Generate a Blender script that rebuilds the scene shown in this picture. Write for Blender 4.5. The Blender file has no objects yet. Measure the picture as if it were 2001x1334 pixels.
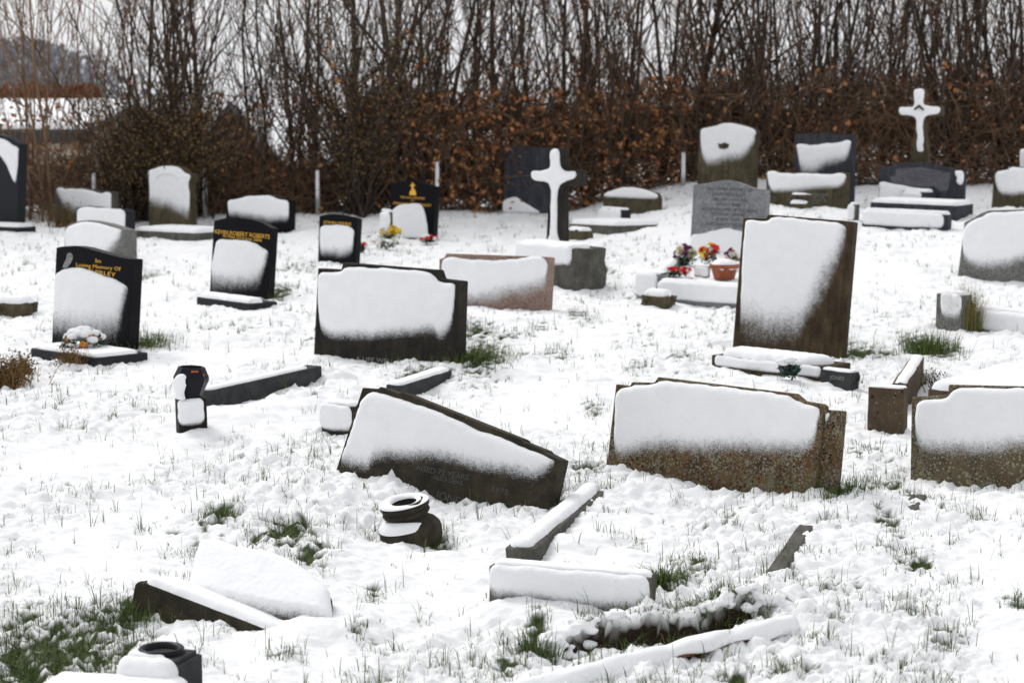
import bpy, bmesh, math, random
import numpy as np
from mathutils import Vector, Matrix

random.seed(7)
RNG = np.random.default_rng(11)
SC = bpy.context.scene
COL = SC.collection

# ------------------------------------------------------------------ camera
CAM_Z = 1.7
FPX = 3891.0                      # focal length in pixels of the 2001 px wide photograph
HORIZON = 235.0                   # pixel row of the level line
PITCH = math.atan((667 - HORIZON) / FPX)
cam_data = bpy.data.cameras.new('camera')
cam_data.lens = 70.0
cam_data.sensor_width = 36.0
cam_data.clip_start = 0.1
cam_data.clip_end = 3000
cam_data.dof.use_dof = True
cam_data.dof.focus_distance = 7.6
cam_data.dof.aperture_fstop = 5.0
cam_data.dof.aperture_blades = 0
cam = bpy.data.objects.new('camera', cam_data)
cam.location = (0, 0, CAM_Z)
cam.rotation_euler = (math.pi / 2 - PITCH, 0, 0)
COL.objects.link(cam)
SC.camera = cam

# ------------------------------------------------------------------ sky and sun (overcast)
SUN_EL, SUN_AZ = math.radians(44), math.radians(-38)      # high behind the hedge, left of centre
world = bpy.data.worlds.new('World')
SC.world = world
world.use_nodes = True
wn, wl = world.node_tree.nodes, world.node_tree.links
wn.clear()
w_out = wn.new('ShaderNodeOutputWorld')
w_bg = wn.new('ShaderNodeBackground')
w_sky = wn.new('ShaderNodeTexSky')
w_sky.sky_type = 'NISHITA'
w_sky.sun_disc = False
w_sky.sun_elevation = SUN_EL
w_sky.sun_rotation = SUN_AZ
w_sky.dust_density = 4.0
w_hsv = wn.new('ShaderNodeHueSaturation')
w_hsv.inputs['Saturation'].default_value = 0.25
w_tc = wn.new('ShaderNodeTexCoord')
w_sep = wn.new('ShaderNodeSeparateXYZ')
w_mr = wn.new('ShaderNodeMapRange')         # overcast sky: brighter towards the zenith
w_mr.inputs['From Min'].default_value = 0.0
w_mr.inputs['From Max'].default_value = 1.0
w_mr.inputs['To Min'].default_value = 6.4
w_mr.inputs['To Max'].default_value = 6.6
w_noise = wn.new('ShaderNodeTexNoise')
w_noise.inputs['Scale'].default_value = 3.0
w_noise.inputs['Detail'].default_value = 5.0
w_nr = wn.new('ShaderNodeMapRange')
w_nr.inputs['To Min'].default_value = 0.88
w_nr.inputs['To Max'].default_value = 1.12
w_mul = wn.new('ShaderNodeMath'); w_mul.operation = 'MULTIPLY'
w_tint = wn.new('ShaderNodeMix'); w_tint.data_type = 'RGBA'; w_tint.blend_type = 'MULTIPLY'
w_tint.inputs[0].default_value = 1.0
w_tint.inputs[7].default_value = (0.965, 0.975, 1.0, 1)
w_mix = wn.new('ShaderNodeMix'); w_mix.data_type = 'RGBA'
w_mix.inputs[0].default_value = 0.88
wl.new(w_tc.outputs['Generated'], w_sep.inputs[0])
wl.new(w_sep.outputs['Z'], w_mr.inputs['Value'])
wl.new(w_tc.outputs['Generated'], w_noise.inputs['Vector'])
wl.new(w_noise.outputs['Fac'], w_nr.inputs['Value'])
wl.new(w_mr.outputs[0], w_mul.inputs[0])
wl.new(w_nr.outputs[0], w_mul.inputs[1])
wl.new(w_mul.outputs[0], w_tint.inputs[6])
wl.new(w_sky.outputs[0], w_hsv.inputs['Color'])
wl.new(w_hsv.outputs[0], w_mix.inputs[6])
wl.new(w_tint.outputs[2], w_mix.inputs[7])
wl.new(w_mix.outputs[2], w_bg.inputs['Color'])
w_bg.inputs['Strength'].default_value = 0.10
wl.new(w_bg.outputs[0], w_out.inputs['Surface'])

sun_data = bpy.data.lights.new('sun', 'SUN')
sun_data.energy = 1.4
sun_data.angle = math.radians(24)
sun_data.color = (1.0, 0.97, 0.93)
sun = bpy.data.objects.new('sun', sun_data)
d = Vector((math.sin(SUN_AZ) * math.cos(SUN_EL), math.cos(SUN_AZ) * math.cos(SUN_EL), math.sin(SUN_EL)))
sun.rotation_euler = d.to_track_quat('Z', 'Y').to_euler()
sun.location = (0, 0, 20)
COL.objects.link(sun)

SC.view_settings.view_transform = 'Standard'
SC.view_settings.look = 'None'
SC.view_settings.exposure = 0.52
SC.view_settings.gamma = 1.0
SC.cycles.use_denoising = True
SC.cycles.max_bounces = 8
SC.cycles.transparent_max_bounces = 16
SC.cycles.caustics_reflective = False
SC.cycles.caustics_refractive = False

# ------------------------------------------------------------------ numeric helpers
def _hash2(ix, iy, seed):
    h = (ix.astype(np.int64) * 374761393 + iy.astype(np.int64) * 668265263 + seed * 1442695041) & 0xFFFFFFFF
    h = ((h ^ (h >> 13)) * 1274126177) & 0xFFFFFFFF
    return (h ^ (h >> 16)) & 0xFFFFFFFF

def perlin(x, y, seed=0):
    x = np.asarray(x, float); y = np.asarray(y, float)
    ix = np.floor(x); iy = np.floor(y)
    fx = x - ix; fy = y - iy
    ux = fx * fx * fx * (fx * (fx * 6 - 15) + 10)
    uy = fy * fy * fy * (fy * (fy * 6 - 15) + 10)
    def g(dx, dy):
        a = _hash2(ix + dx, iy + dy, seed) * (2 * math.pi / 4294967296.0)
        return np.cos(a) * (fx - dx) + np.sin(a) * (fy - dy)
    a = g(0, 0) * (1 - ux) + g(1, 0) * ux
    b = g(0, 1) * (1 - ux) + g(1, 1) * ux
    return (a * (1 - uy) + b * uy) * 1.5

def fbm(x, y, seed=0, octv=3):
    s = 0; a = 1; t = 0
    for i in range(octv):
        s = s + a * perlin(x * 2 ** i, y * 2 ** i, seed + i * 17); t += a; a *= 0.5
    return s / t

def smooth(a, b, x):
    t = np.clip((np.asarray(x, float) - a) / (b - a), 0, 1)
    return t * t * (3 - 2 * t)

def V3(*a): return np.array(a, float)
def unit(v): return v / np.linalg.norm(v)

# ------------------------------------------------------------------ ground level (without the fine relief)
def ground0(x, y):
    x = np.asarray(x, float); y = np.asarray(y, float)
    z = 0.03 * np.minimum(y, 24) + 0.010 * np.clip(x, -30, 30)
    z = z + 0.24 * smooth(0.3, 2.6, x) * smooth(13, 19.5, y)
    z = z - 1.6 * smooth(24.5, 36, y) * (1 - smooth(2, 9, x) * 0.6)       # falls away behind the hedge
    far = smooth(60, 420, y)
    z = z + far * (2.6 + 5.6 * smooth(-0.10, -0.24, x / np.maximum(y, 1)))     # the fields rise again far off
    return z

SP, CP = math.sin(PITCH), math.cos(PITCH)
CAM = V3(0, 0, CAM_Z)
def ray(px, py):
    a = (px - 1000.5) / FPX; b = (667 - py) / FPX
    return V3(a, CP + b * SP, -SP + b * CP)

def at(px, py, dz=0.0):
    """the point of the ground (raised by dz) behind a pixel of the photograph"""
    r = ray(px, py)
    lo, hi = 1.0, 60.0
    prev = 1.0
    t = 3.0
    while t < 60:
        p = CAM + r * t
        if p[2] < ground0(p[0], p[1]) + dz:
            lo, hi = prev, t
            break
        prev = t; t += 0.1
    for _ in range(30):
        m = (lo + hi) / 2
        p = CAM + r * m
        if p[2] < ground0(p[0], p[1]) + dz: hi = m
        else: lo = m
    return CAM + r * hi

class Frame:
    """a plane with its own axes: U to the viewer's right, V up, N out of the face"""
    def __init__(s, P, yaw=30, lean=6):
        a = math.radians(yaw); l = math.radians(lean)
        s.P = np.array(P, float)
        s.U = V3(math.cos(a), -math.sin(a), 0)
        n = V3(-math.sin(a), -math.cos(a), 0)
        s.N = unit(n * math.cos(l) + V3(0, 0, 1) * math.sin(l))
        s.V = unit(V3(0, 0, 1) * math.cos(l) - n * math.sin(l))
    def uv(s, px, py):
        r = ray(px, py)
        t = np.dot(s.P - CAM, s.N) / np.dot(r, s.N)
        q = CAM + r * t - s.P
        return np.array([np.dot(q, s.U), np.dot(q, s.V)])
    def poly(s, pts): return np.array([s.uv(*p) for p in pts])
    def pt(s, u, v, n=0.0): return s.P + s.U * u + s.V * v + s.N * n

class AxFrame(Frame):
    def __init__(s, P, U, V, N):
        s.P = np.array(P, float); s.U = unit(np.array(U, float)); s.V = unit(np.array(V, float)); s.N = unit(np.array(N, float))

# ------------------------------------------------------------------ mesh helpers
def fast_mesh(name, verts, faces, smooth_shade=True):
    verts = np.asarray(verts, np.float32); faces = np.asarray(faces, np.int32)
    me = bpy.data.meshes.new(name)
    k = faces.shape[1]
    me.vertices.add(len(verts)); me.vertices.foreach_set('co', verts.ravel())
    me.loops.add(faces.size); me.loops.foreach_set('vertex_index', faces.ravel())
    me.polygons.add(len(faces)); me.polygons.foreach_set('loop_start', np.arange(0, faces.size, k, dtype=np.int32))
    me.polygons.foreach_set('use_smooth', np.full(len(faces), smooth_shade))
    me.update(calc_edges=True)
    me.validate()
    return me

def fattr(me, name, vals):
    a = me.attributes.new(name, 'FLOAT', 'POINT')
    a.data.foreach_set('value', np.asarray(vals, np.float32))

def link(name, me, mat=None, parent=None, loc=None):
    o = bpy.data.objects.new(name, me)
    COL.objects.link(o)
    if mat is not None and me is not None and not me.materials: me.materials.append(mat)
    if parent is not None: o.parent = parent
    if loc is not None: o.location = loc
    return o

def origin_of(parent):
    p = np.zeros(3); q = parent
    while q is not None:
        p += np.array(q.location); q = q.parent
    return p

def part(name, verts, faces, mat, parent=None, smooth_shade=False):
    """a mesh object from world-space vertices, set under its parent"""
    v = np.asarray(verts, float)
    if parent is not None: v = v - origin_of(parent)
    fs = faces
    if isinstance(fs, np.ndarray):
        me = fast_mesh(name, v, fs, smooth_shade)
    else:
        me = bpy.data.meshes.new(name)
        me.from_pydata([tuple(p) for p in v], [], [tuple(f) for f in fs])
        me.polygons.foreach_set('use_smooth', [smooth_shade] * len(me.polygons))
        me.update()
    return link(name, me, mat, parent)

def thing(name, label, cat, loc, group=None):
    o = bpy.data.objects.new(name, None)
    o.empty_display_size = 0.1
    COL.objects.link(o)
    o.location = tuple(loc)
    o['label'] = label; o['category'] = cat
    if group: o['group'] = group
    return o

def tag(o, label=None, cat=None, group=None, kind=None):
    if label: o['label'] = label
    if cat: o['category'] = cat
    if group: o['group'] = group
    if kind: o['kind'] = kind
    return o

def bevel(o, w=0.004, seg=2, angle=35):
    m = o.modifiers.new('bevel', 'BEVEL'); m.width = w; m.segments = seg
    m.limit_method = 'ANGLE'; m.angle_limit = math.radians(angle)
    return o

def prism(name, F, uv, n0, n1, mat, parent, bev=0.004):
    """an outline in the plane F pushed from n0 (front) to n1 (back)"""
    k = len(uv)
    vf = [F.pt(u, v, n0) for u, v in uv]; vb = [F.pt(u, v, n1) for u, v in uv]
    faces = [tuple(range(k))[::-1], tuple(range(k, 2 * k))]
    for i in range(k):
        j = (i + 1) % k
        faces.append((i, j, k + j, k + i))
    o = part(name, vf + vb, faces, mat, parent)
    bm = bmesh.new(); bm.from_mesh(o.data)
    bmesh.ops.recalc_face_normals(bm, faces=bm.faces)
    bm.to_mesh(o.data); bm.free()
    if bev: bevel(o, bev)
    return o

def box(name, P, U, V, N, su, sv, sn, mat, parent, bev=0.006, rough=0.0, cuts=0, seed=0):
    """box with its base centre at P: su along U, sv along V, sn upwards along N"""
    U, V, N = unit(np.array(U, float)), unit(np.array(V, float)), unit(np.array(N, float))
    bm = bmesh.new()
    bmesh.ops.create_cube(bm, size=1.0)
    if cuts:
        bmesh.ops.subdivide_edges(bm, edges=bm.edges[:], cuts=cuts, use_grid_fill=True)
    r = np.random.default_rng(seed)
    off = origin_of(parent) if parent is not None else np.zeros(3)
    for v in bm.verts:
        c = np.array(v.co)
        q = np.array(P, float) + U * c[0] * su + V * c[1] * sv + N * (c[2] + 0.5) * sn
        if rough: q = q + r.normal(0, rough, 3)
        v.co = Vector(q - off)
    bmesh.ops.recalc_face_normals(bm, faces=bm.faces)
    me = bpy.data.meshes.new(name); bm.to_mesh(me); bm.free()
    o = link(name, me, mat, parent)
    if bev: bevel(o, bev)
    return o

def lathe(name, P, prof, mat, parent, seg=28, smooth_shade=True, axis=(0, 0, 1), rot=0.0):
    A = unit(np.array(axis, float))
    X = unit(np.cross(A, V3(0.2, 1, 0.1))); Y = np.cross(A, X)
    vs = []; fs = []
    for r, h in prof:
        for k in range(seg):
            t = 2 * math.pi * k / seg + rot
            vs.append(np.array(P, float) + A * h + (X * math.cos(t) + Y * math.sin(t)) * r)
    for i in range(len(prof) - 1):
        for k in range(seg):
            k2 = (k + 1) % seg
            fs.append((i * seg + k, i * seg + k2, (i + 1) * seg + k2, (i + 1) * seg + k))
    return part(name, vs, np.array(fs), mat, parent, smooth_shade)

def chaikin(p, n=3, rad=0.016):
    """round the corners of an outline without pulling in its sides"""
    p = np.asarray(p, float)
    for _ in range(n):
        q = np.roll(p, -1, axis=0)
        L = np.linalg.norm(q - p, axis=1)[:, None] + 1e-9
        c = np.minimum(0.25, rad / L)
        p = np.stack([p + (q - p) * c, q - (q - p) * c], 1).reshape(-1, 2)
        rad *= 0.45
    return p

def poly_sdf(P, poly):
    """signed distance (positive inside) and the nearest point on the outline"""
    a = poly; b = np.roll(poly, -1, axis=0)
    best = np.full(len(P), 1e9); near = np.zeros_like(P); inside = np.zeros(len(P), bool)
    for i in range(len(a)):
        e = b[i] - a[i]; w = P - a[i]
        t = np.clip((w @ e) / max(e @ e, 1e-12), 0, 1)
        c = a[i] + t[:, None] * e
        dd = ((P - c) ** 2).sum(1)
        m = dd < best
        best[m] = dd[m]; near[m] = c[m]
        cond = (a[i][1] > P[:, 1]) != (b[i][1] > P[:, 1])
        if abs(e[1]) > 1e-12:
            xi = a[i][0] + (P[:, 1] - a[i][1]) / e[1] * e[0]
            inside ^= cond & (P[:, 0] < xi)
    s = np.sqrt(best)
    return np.where(inside, s, -s), near

def bottom_of(P, poly):
    """lowest v of the outline under each point's u"""
    us = np.linspace(poly[:, 0].min(), poly[:, 0].max(), 160)
    low = np.full(160, 1e9)
    a = poly; b = np.roll(poly, -1, axis=0)
    for i in range(len(a)):
        u0, u1 = sorted((a[i][0], b[i][0]))
        m = (us >= u0) & (us <= u1)
        if m.any():
            t = (us[m] - a[i][0]) / (b[i][0] - a[i][0] + 1e-12)
            v = a[i][1] + t * (b[i][1] - a[i][1])
            low[m] = np.minimum(low[m], v)
    low[low > 1e8] = poly[:, 1].min()
    return np.interp(P[:, 0], us, low)

def cover(F, poly, tmax, mat, parent, fade=0.0, r=0.025, name='snow_cover', n0=0.0, cells=70, seed=0, wav=0.07):
    """a blanket of snow stuck on the plane F inside an outline: thick in the middle, rounded at the rim,
    thinning to specks over the height `fade` above its lower rim"""
    poly = chaikin(poly, 3, min(0.022, r * 0.8))
    lo = poly.min(0); hi = poly.max(0)
    cell = max((hi - lo).max() / cells, 0.003)
    nu = int((hi[0] - lo[0]) / cell) + 3; nv = int((hi[1] - lo[1]) / cell) + 3
    gu, gv = np.meshgrid(lo[0] - cell + np.arange(nu) * cell, lo[1] - cell + np.arange(nv) * cell, indexing='ij')
    P = np.stack([gu.ravel(), gv.ravel()], 1)
    jit = np.stack([perlin(P[:, 0] * 24 + seed, P[:, 1] * 24, 5), perlin(P[:, 0] * 24 + seed, P[:, 1] * 24, 9)], 1) * min(0.003, r * 0.15)
    jit = jit + np.stack([perlin(P[:, 0] * 7 + seed * 1.7, P[:, 1] * 7, 15), perlin(P[:, 0] * 7 + seed * 1.7, P[:, 1] * 7, 19)], 1) * min(0.007, r * 0.3)
    sd, near = poly_sdf(P + jit, poly)
    near = near - jit
    out = sd < 0
    P2 = np.where(out[:, None], near, P)
    dd = np.clip(sd, 0, None)
    t = np.clip(dd / r, 0, 1)
    th = tmax * np.sqrt(np.clip(1 - (1 - t) ** 2, 0, 1))
    cov = np.ones(len(P))
    if fade > 0:
        h = P[:, 1] - bottom_of(P, poly)
        cov = np.clip(h / fade + 0.05 * perlin(P[:, 0] * 30 + seed, P[:, 1] * 16, 3) + 0.12 * fbm(P[:, 0] * 6 + seed, P[:, 1] * 5, 6, 2), 0, 1)
        th = th * (0.10 + 0.90 * smooth(0.05, 1.0, cov))
    th = th * (1 + wav * fbm(P[:, 0] * 9 + seed, P[:, 1] * 9, 2) + 0.5 * wav * perlin(P[:, 0] * 45, P[:, 1] * 45 + seed, 8))
    th = np.where(out, -0.001, np.maximum(th, 0.0012))
    vs = F.P + P2[:, :1] * F.U + P2[:, 1:] * F.V + (th + n0)[:, None] * F.N
    idx = np.arange(nu * nv).reshape(nu, nv)
    q = np.stack([idx[:-1, :-1], idx[1:, :-1], idx[1:, 1:], idx[:-1, 1:]], -1).reshape(-1, 4)
    keep = (~out[q]).any(1)
    q = q[keep]
    used = np.unique(q); remap = np.zeros(nu * nv, int); remap[used] = np.arange(len(used))
    o = part(name, vs[used], remap[q], mat, parent, True)
    if len(o.data.vertices) == len(used): fattr(o.data, 'cov', cov[used])
    else: fattr(o.data, 'cov', np.ones(len(o.data.vertices)))
    return o

def text_mesh(s):
    cu = bpy.data.curves.new('txt', 'FONT'); cu.body = s; cu.size = 1.0; cu.resolution_u = 3
    ob = bpy.data.objects.new('txt', cu); COL.objects.link(ob)
    dg = bpy.context.evaluated_depsgraph_get()
    me = bpy.data.meshes.new_from_object(ob.evaluated_get(dg))
    bpy.data.objects.remove(ob); bpy.data.curves.remove(cu)
    return me

def lettering(F, s, pl, pr, hpx, mat, parent, name='inscription', n=0.0015):
    """a line of writing in the plane F from pixel pl to pixel pr along its foot"""
    me = text_mesh(s)
    co = np.zeros(len(me.vertices) * 3); me.vertices.foreach_get('co', co); co = co.reshape(-1, 3)
    x0, x1 = co[:, 0].min(), co[:, 0].max()
    a = F.uv(*pl); b = F.uv(*pr); e = b - a
    h = abs(F.uv(pl[0], pl[1] - hpx)[1] - a[1])
    f = np.array([-e[1], e[0]]) / np.linalg.norm(e)
    t = (co[:, 0] - x0) / (x1 - x0)
    uv = a + t[:, None] * e + (co[:, 1] / 0.7 * h)[:, None] * f
    vs = F.P + uv[:, :1] * F.U + uv[:, 1:] * F.V + n * F.N - origin_of(parent)
    me.vertices.foreach_set('co', vs.astype(np.float32).ravel()); me.update()
    me.materials.clear()
    return link(name, me, mat, parent)

# ------------------------------------------------------------------ materials
class NT:
    def __init__(s, name):
        s.m = bpy.data.materials.new(name); s.m.use_nodes = True
        s.n, s.l = s.m.node_tree.nodes, s.m.node_tree.links
        s.b = s.n['Principled BSDF']; s.out = s.n['Material Output']
        s.tc = s.n.new('ShaderNodeTexCoord'); s.co = s.tc.outputs['Object']
    def set(s, **k):
        for a, v in k.items():
            s.b.inputs[a.replace('_', ' ')].default_value = v
        return s
    def noise(s, scale, detail=4, rough=0.55, dist=0.0, vec=None):
        t = s.n.new('ShaderNodeTexNoise')
        t.inputs['Scale'].default_value = scale; t.inputs['Detail'].default_value = detail
        t.inputs['Roughness'].default_value = rough; t.inputs['Distortion'].default_value = dist
        s.l.new(vec or s.co, t.inputs['Vector'])
        return t.outputs['Fac']
    def voro(s, scale, out='Distance', rnd=1.0, vec=None):
        t = s.n.new('ShaderNodeTexVoronoi'); t.inputs['Scale'].default_value = scale
        t.inputs['Randomness'].default_value = rnd
        s.l.new(vec or s.co, t.inputs['Vector'])
        return t.outputs[out]
    def scaled(s, v):
        t = s.n.new('ShaderNodeMapping'); t.inputs['Scale'].default_value = v
        s.l.new(s.co, t.inputs['Vector']); return t.outputs[0]
    def ramp(s, fac, stops):
        r = s.n.new('ShaderNodeValToRGB'); e = r.color_ramp.elements
        while len(e) < len(stops): e.new(0.5)
        for i, (p, c) in enumerate(stops):
            e[i].position = p
            e[i].color = (c, c, c, 1) if isinstance(c, (int, float)) else (*c, 1)
        s.l.new(fac, r.inputs[0]); return r.outputs[0]
    def mix(s, fac, a, b, mode='MIX'):
        x = s.n.new('ShaderNodeMix'); x.data_type = 'RGBA'; x.blend_type = mode
        for i, v in ((0, fac), (6, a), (7, b)):
            if isinstance(v, (int, float)): x.inputs[i].default_value = v if i == 0 else (v, v, v, 1)
            elif isinstance(v, tuple): x.inputs[i].default_value = (*v, 1)
            else: s.l.new(v, x.inputs[i])
        return x.outputs[2]
    def math(s, op, a, b=0.0):
        x = s.n.new('ShaderNodeMath'); x.operation = op
        for i, v in ((0, a), (1, b)):
            if isinstance(v, (int, float)): x.inputs[i].default_value = v
            else: s.l.new(v, x.inputs[i])
        return x.outputs[0]
    def attr(s, name, out='Fac'):
        a = s.n.new('ShaderNodeAttribute'); a.attribute_name = name; return a.outputs[out]
    def color(s, c): s.l.new(c, s.b.inputs['Base Color']); return s
    def bump(s, h, strength=0.3, dist=0.01):
        b = s.n.new('ShaderNodeBump'); b.inputs['Strength'].default_value = strength; b.inputs['Distance'].default_value = dist
        s.l.new(h, b.inputs['Height']); s.l.new(b.outputs[0], s.b.inputs['Normal']); return s

def mat_plain(name, c, rough=0.6, var=0.25, scale=30, spec=0.4, bump=0.15):
    t = NT(name)
    n = t.noise(scale)
    c2 = tuple(max(0, x * (1 - var)) for x in c); c3 = tuple(min(1, x * (1 + var)) for x in c)
    t.color(t.ramp(n, [(0.3, c2), (0.7, c3)])).set(Roughness=rough, Specular_IOR_Level=spec)
    if bump: t.bump(t.noise(scale * 4), bump, 0.004)
    return t.m

def mat_snow(name, thin=False):
    t = NT(name)
    big = t.noise(14, 3)
    t.color(t.ramp(big, [(0.25, (0.84, 0.85, 0.87)), (0.75, (0.90, 0.905, 0.92))]))
    t.set(Roughness=0.75, Specular_IOR_Level=0.2)
    g = t.math('ADD', t.noise(170, 3, 0.75), t.math('MULTIPLY', t.noise(50, 3), 0.6))
    t.bump(g, 0.62, 0.005)
    if thin:
        cov = t.attr('cov')
        sp = t.noise(420, 2, 0.6); sp2 = t.noise(60, 3, 0.6)
        s2 = t.math('ADD', t.math('MULTIPLY', sp, 0.85), t.math('MULTIPLY', sp2, 0.25))
        th = t.math('ADD', t.math('MULTIPLY', cov, 0.75), 0.26)
        f = t.math('SUBTRACT', th, s2)
        f = t.math('ADD', t.math('MULTIPLY', f, 2.6), 0.5)
        f = t.math('MINIMUM', t.math('MAXIMUM', f, 0.0), 1.0)
        full = t.math('GREATER_THAN', cov, 0.97)
        f = t.math('MAXIMUM', f, full)
        t.l.new(f, t.b.inputs['Alpha'])
    return t.m

def mat_ground():
    t = NT('snow_on_turf')
    bare = t.attr('bare')
    big = t.noise(5, 3)
    snow = t.ramp(big, [(0.25, (0.85, 0.857, 0.87)), (0.75, (0.90, 0.905, 0.915))])
    turf = t.ramp(t.noise(60, 5), [(0.2, (0.012, 0.012, 0.008)), (0.45, (0.035, 0.05, 0.012)), (0.7, (0.06, 0.085, 0.02)), (0.9, (0.10, 0.085, 0.04))])
    turf = t.mix(t.attr('soil'), turf, t.ramp(t.noise(90, 5), [(0.3, (0.008, 0.005, 0.003)), (0.7, (0.035, 0.022, 0.014))]))
    t.color(t.mix(bare, snow, turf)).set(Roughness=0.8, Specular_IOR_Level=0.15)
    t.bump(t.math('ADD', t.noise(180, 3, 0.7), t.noise(45, 4, 0.6)), 0.45, 0.008)
    return t.m

def mat_polished(name, c, rough=0.18):
    t = NT(name)
    sp = t.noise(700, 2)
    t.color(t.ramp(sp, [(0.45, c), (0.75, tuple(x * 1.8 + 0.004 for x in c))]))
    t.l.new(t.ramp(t.noise(8, 4), [(0.3, rough), (0.8, rough + 0.2)]), t.b.inputs['Roughness'])
    t.set(Specular_IOR_Level=0.07)
    return t.m

def mat_granite(name, a, b, c, scale=330):
    t = NT(name)
    v = t.voro(scale, 'Color')
    sx = t.n.new('ShaderNodeSeparateColor'); t.l.new(v, sx.inputs[0])
    col = t.ramp(sx.outputs[0], [(0.15, a), (0.5, b), (0.85, c)])
    dirt = t.ramp(t.noise(6, 5, 0.65), [(0.35, 1.0), (0.8, 0.62)])
    t.color(t.mix(1.0, col, dirt, 'MULTIPLY')).set(Roughness=0.62, Specular_IOR_Level=0.35)
    t.bump(t.noise(300, 2), 0.2, 0.002)
    return t.m

def mat_weathered(name, a, b, c, lichen=None, lscale=55, lamt=0.0, streak=True, spots=None):
    """dull stone with vertical streaks, stains and rosettes of lichen"""
    t = NT(name)
    n1 = t.noise(9, 6, 0.65, 0.4)
    col = t.ramp(n1, [(0.25, a), (0.5, b), (0.78, c)])
    if streak:
        st = t.noise(1.0, 5, 0.6, vec=t.scaled((38, 38, 2.2)))
        col = t.mix(0.75, col, t.ramp(st, [(0.3, 0.45), (0.65, 1.15)]), 'MULTIPLY')
    col = t.mix(0.6, col, t.ramp(t.noise(160, 3), [(0.3, 0.6), (0.7, 1.3)]), 'MULTIPLY')
    if lichen:
        for i, (lc, sc, amt) in enumerate(lichen):
            vv = t.n.new('ShaderNodeVectorMath'); vv.operation = 'ADD'
            t.l.new(t.co, vv.inputs[0]); vv.inputs[1].default_value = (i * 3.7, i * 1.3, i * 2.1)
            vd = t.voro(sc, 'Distance', vec=vv.outputs[0])
            gate = t.noise(7 + 3 * i, 4, 0.6, vec=vv.outputs[0])
            edge = t.noise(sc * 3.2, 3, 0.7, vec=vv.outputs[0])
            f = t.math('SUBTRACT', t.math('ADD', t.math('MULTIPLY', gate, 1.0), amt), t.math('ADD', vd, t.math('MULTIPLY', edge, 0.35)))
            f = t.math('MINIMUM', t.math('MAXIMUM', t.math('MULTIPLY', f, 9.0), 0.0), 1.0)
            lcv = t.ramp(t.noise(sc * 5, 3), [(0.3, tuple(x * 0.55 for x in lc)), (0.7, tuple(min(1, x * 1.25) for x in lc))])
            col = t.mix(f, col, lcv)
    t.color(col).set(Roughness=0.85, Specular_IOR_Level=0.2)
    t.bump(t.math('ADD', t.noise(120, 4, 0.7), t.noise(28, 4)), 0.5, 0.006)
    return t.m

M = {}
M['ground'] = mat_ground()
M['snow'] = mat_snow('settled_snow')
M['snow_thin'] = mat_snow('plastered_snow', True)
M['black'] = mat_polished('polished_black_granite', (0.0045, 0.0045, 0.006), 0.2)
M['blackbase'] = mat_polished('honed_black_granite', (0.020, 0.022, 0.026), 0.35)
M['gold'] = mat_plain('gold_leaf_lettering', (0.78, 0.42, 0.04), 0.4, 0.15, 80)
M['silver'] = mat_plain('faded_lettering', (0.22, 0.22, 0.21), 0.6, 0.3, 120)
M['greytext'] = mat_plain('dull_engraved_lettering', (0.075, 0.075, 0.070), 0.8, 0.4, 150)
M['inkletter'] = mat_plain('lead_lettering', (0.035, 0.036, 0.04), 0.6, 0.3, 100)
M['owl'] = mat_plain('etched_picture', (0.20, 0.20, 0.20), 0.6, 0.5, 160)
M['darkstone'] = mat_weathered('dark_weathered_stone', (0.012, 0.011, 0.010), (0.026, 0.023, 0.019), (0.050, 0.042, 0.030),
                               [((0.42, 0.42, 0.36), 60, -0.42), ((0.25, 0.24, 0.16), 120, -0.30)])
M['darkslate'] = mat_weathered('dark_leaning_stone', (0.014, 0.013, 0.011), (0.034, 0.029, 0.021), (0.075, 0.060, 0.036),
                               [((0.55, 0.52, 0.40), 34, -0.50), ((0.16, 0.14, 0.08), 70, -0.25)], streak=False)
M['lichen'] = mat_weathered('lichened_sandstone', (0.032, 0.021, 0.014), (0.105, 0.064, 0.031), (0.18, 0.108, 0.045),
                            [((0.15, 0.135, 0.09), 60, 0.13), ((0.24, 0.235, 0.18), 90, 0.0), ((0.028, 0.022, 0.020), 70, -0.02)], streak=False)
M['lichen2'] = mat_weathered('grey_green_lichened_stone', (0.055, 0.042, 0.028), (0.11, 0.085, 0.052), (0.17, 0.145, 0.085),
                             [((0.26, 0.26, 0.17), 60, 0.02), ((0.32, 0.31, 0.24), 130, -0.05), ((0.04, 0.033, 0.028), 70, -0.10)], streak=False)
M['block'] = mat_weathered('rusty_block_stone', (0.040, 0.030, 0.021), (0.085, 0.060, 0.038), (0.14, 0.098, 0.060),
                           [((0.22, 0.22, 0.15), 48, -0.13), ((0.014, 0.014, 0.014), 34, -0.14)], streak=False)
M['brown'] = mat_weathered('brown_stained_stone', (0.028, 0.020, 0.012), (0.060, 0.041, 0.023), (0.105, 0.072, 0.040),
                           [((0.50, 0.45, 0.30), 90, -0.47)])
M['grey_granite'] = mat_granite('grey_granite', (0.07, 0.075, 0.08), (0.20, 0.21, 0.22), (0.36, 0.37, 0.38))
M['old_granite'] = mat_granite('old_grey_granite', (0.05, 0.05, 0.048), (0.15, 0.15, 0.14), (0.27, 0.27, 0.25), 240)
M['pink'] = mat_granite('pink_granite', (0.10, 0.06, 0.045), (0.27, 0.17, 0.13), (0.40, 0.30, 0.25), 260)
M['slate'] = mat_weathered('blue_slate', (0.030, 0.032, 0.040), (0.046, 0.049, 0.060), (0.065, 0.067, 0.080))
M['slateface'] = mat_weathered('pale_slate_panel', (0.075, 0.075, 0.088), (0.11, 0.11, 0.125), (0.14, 0.14, 0.155), streak=False)
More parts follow.
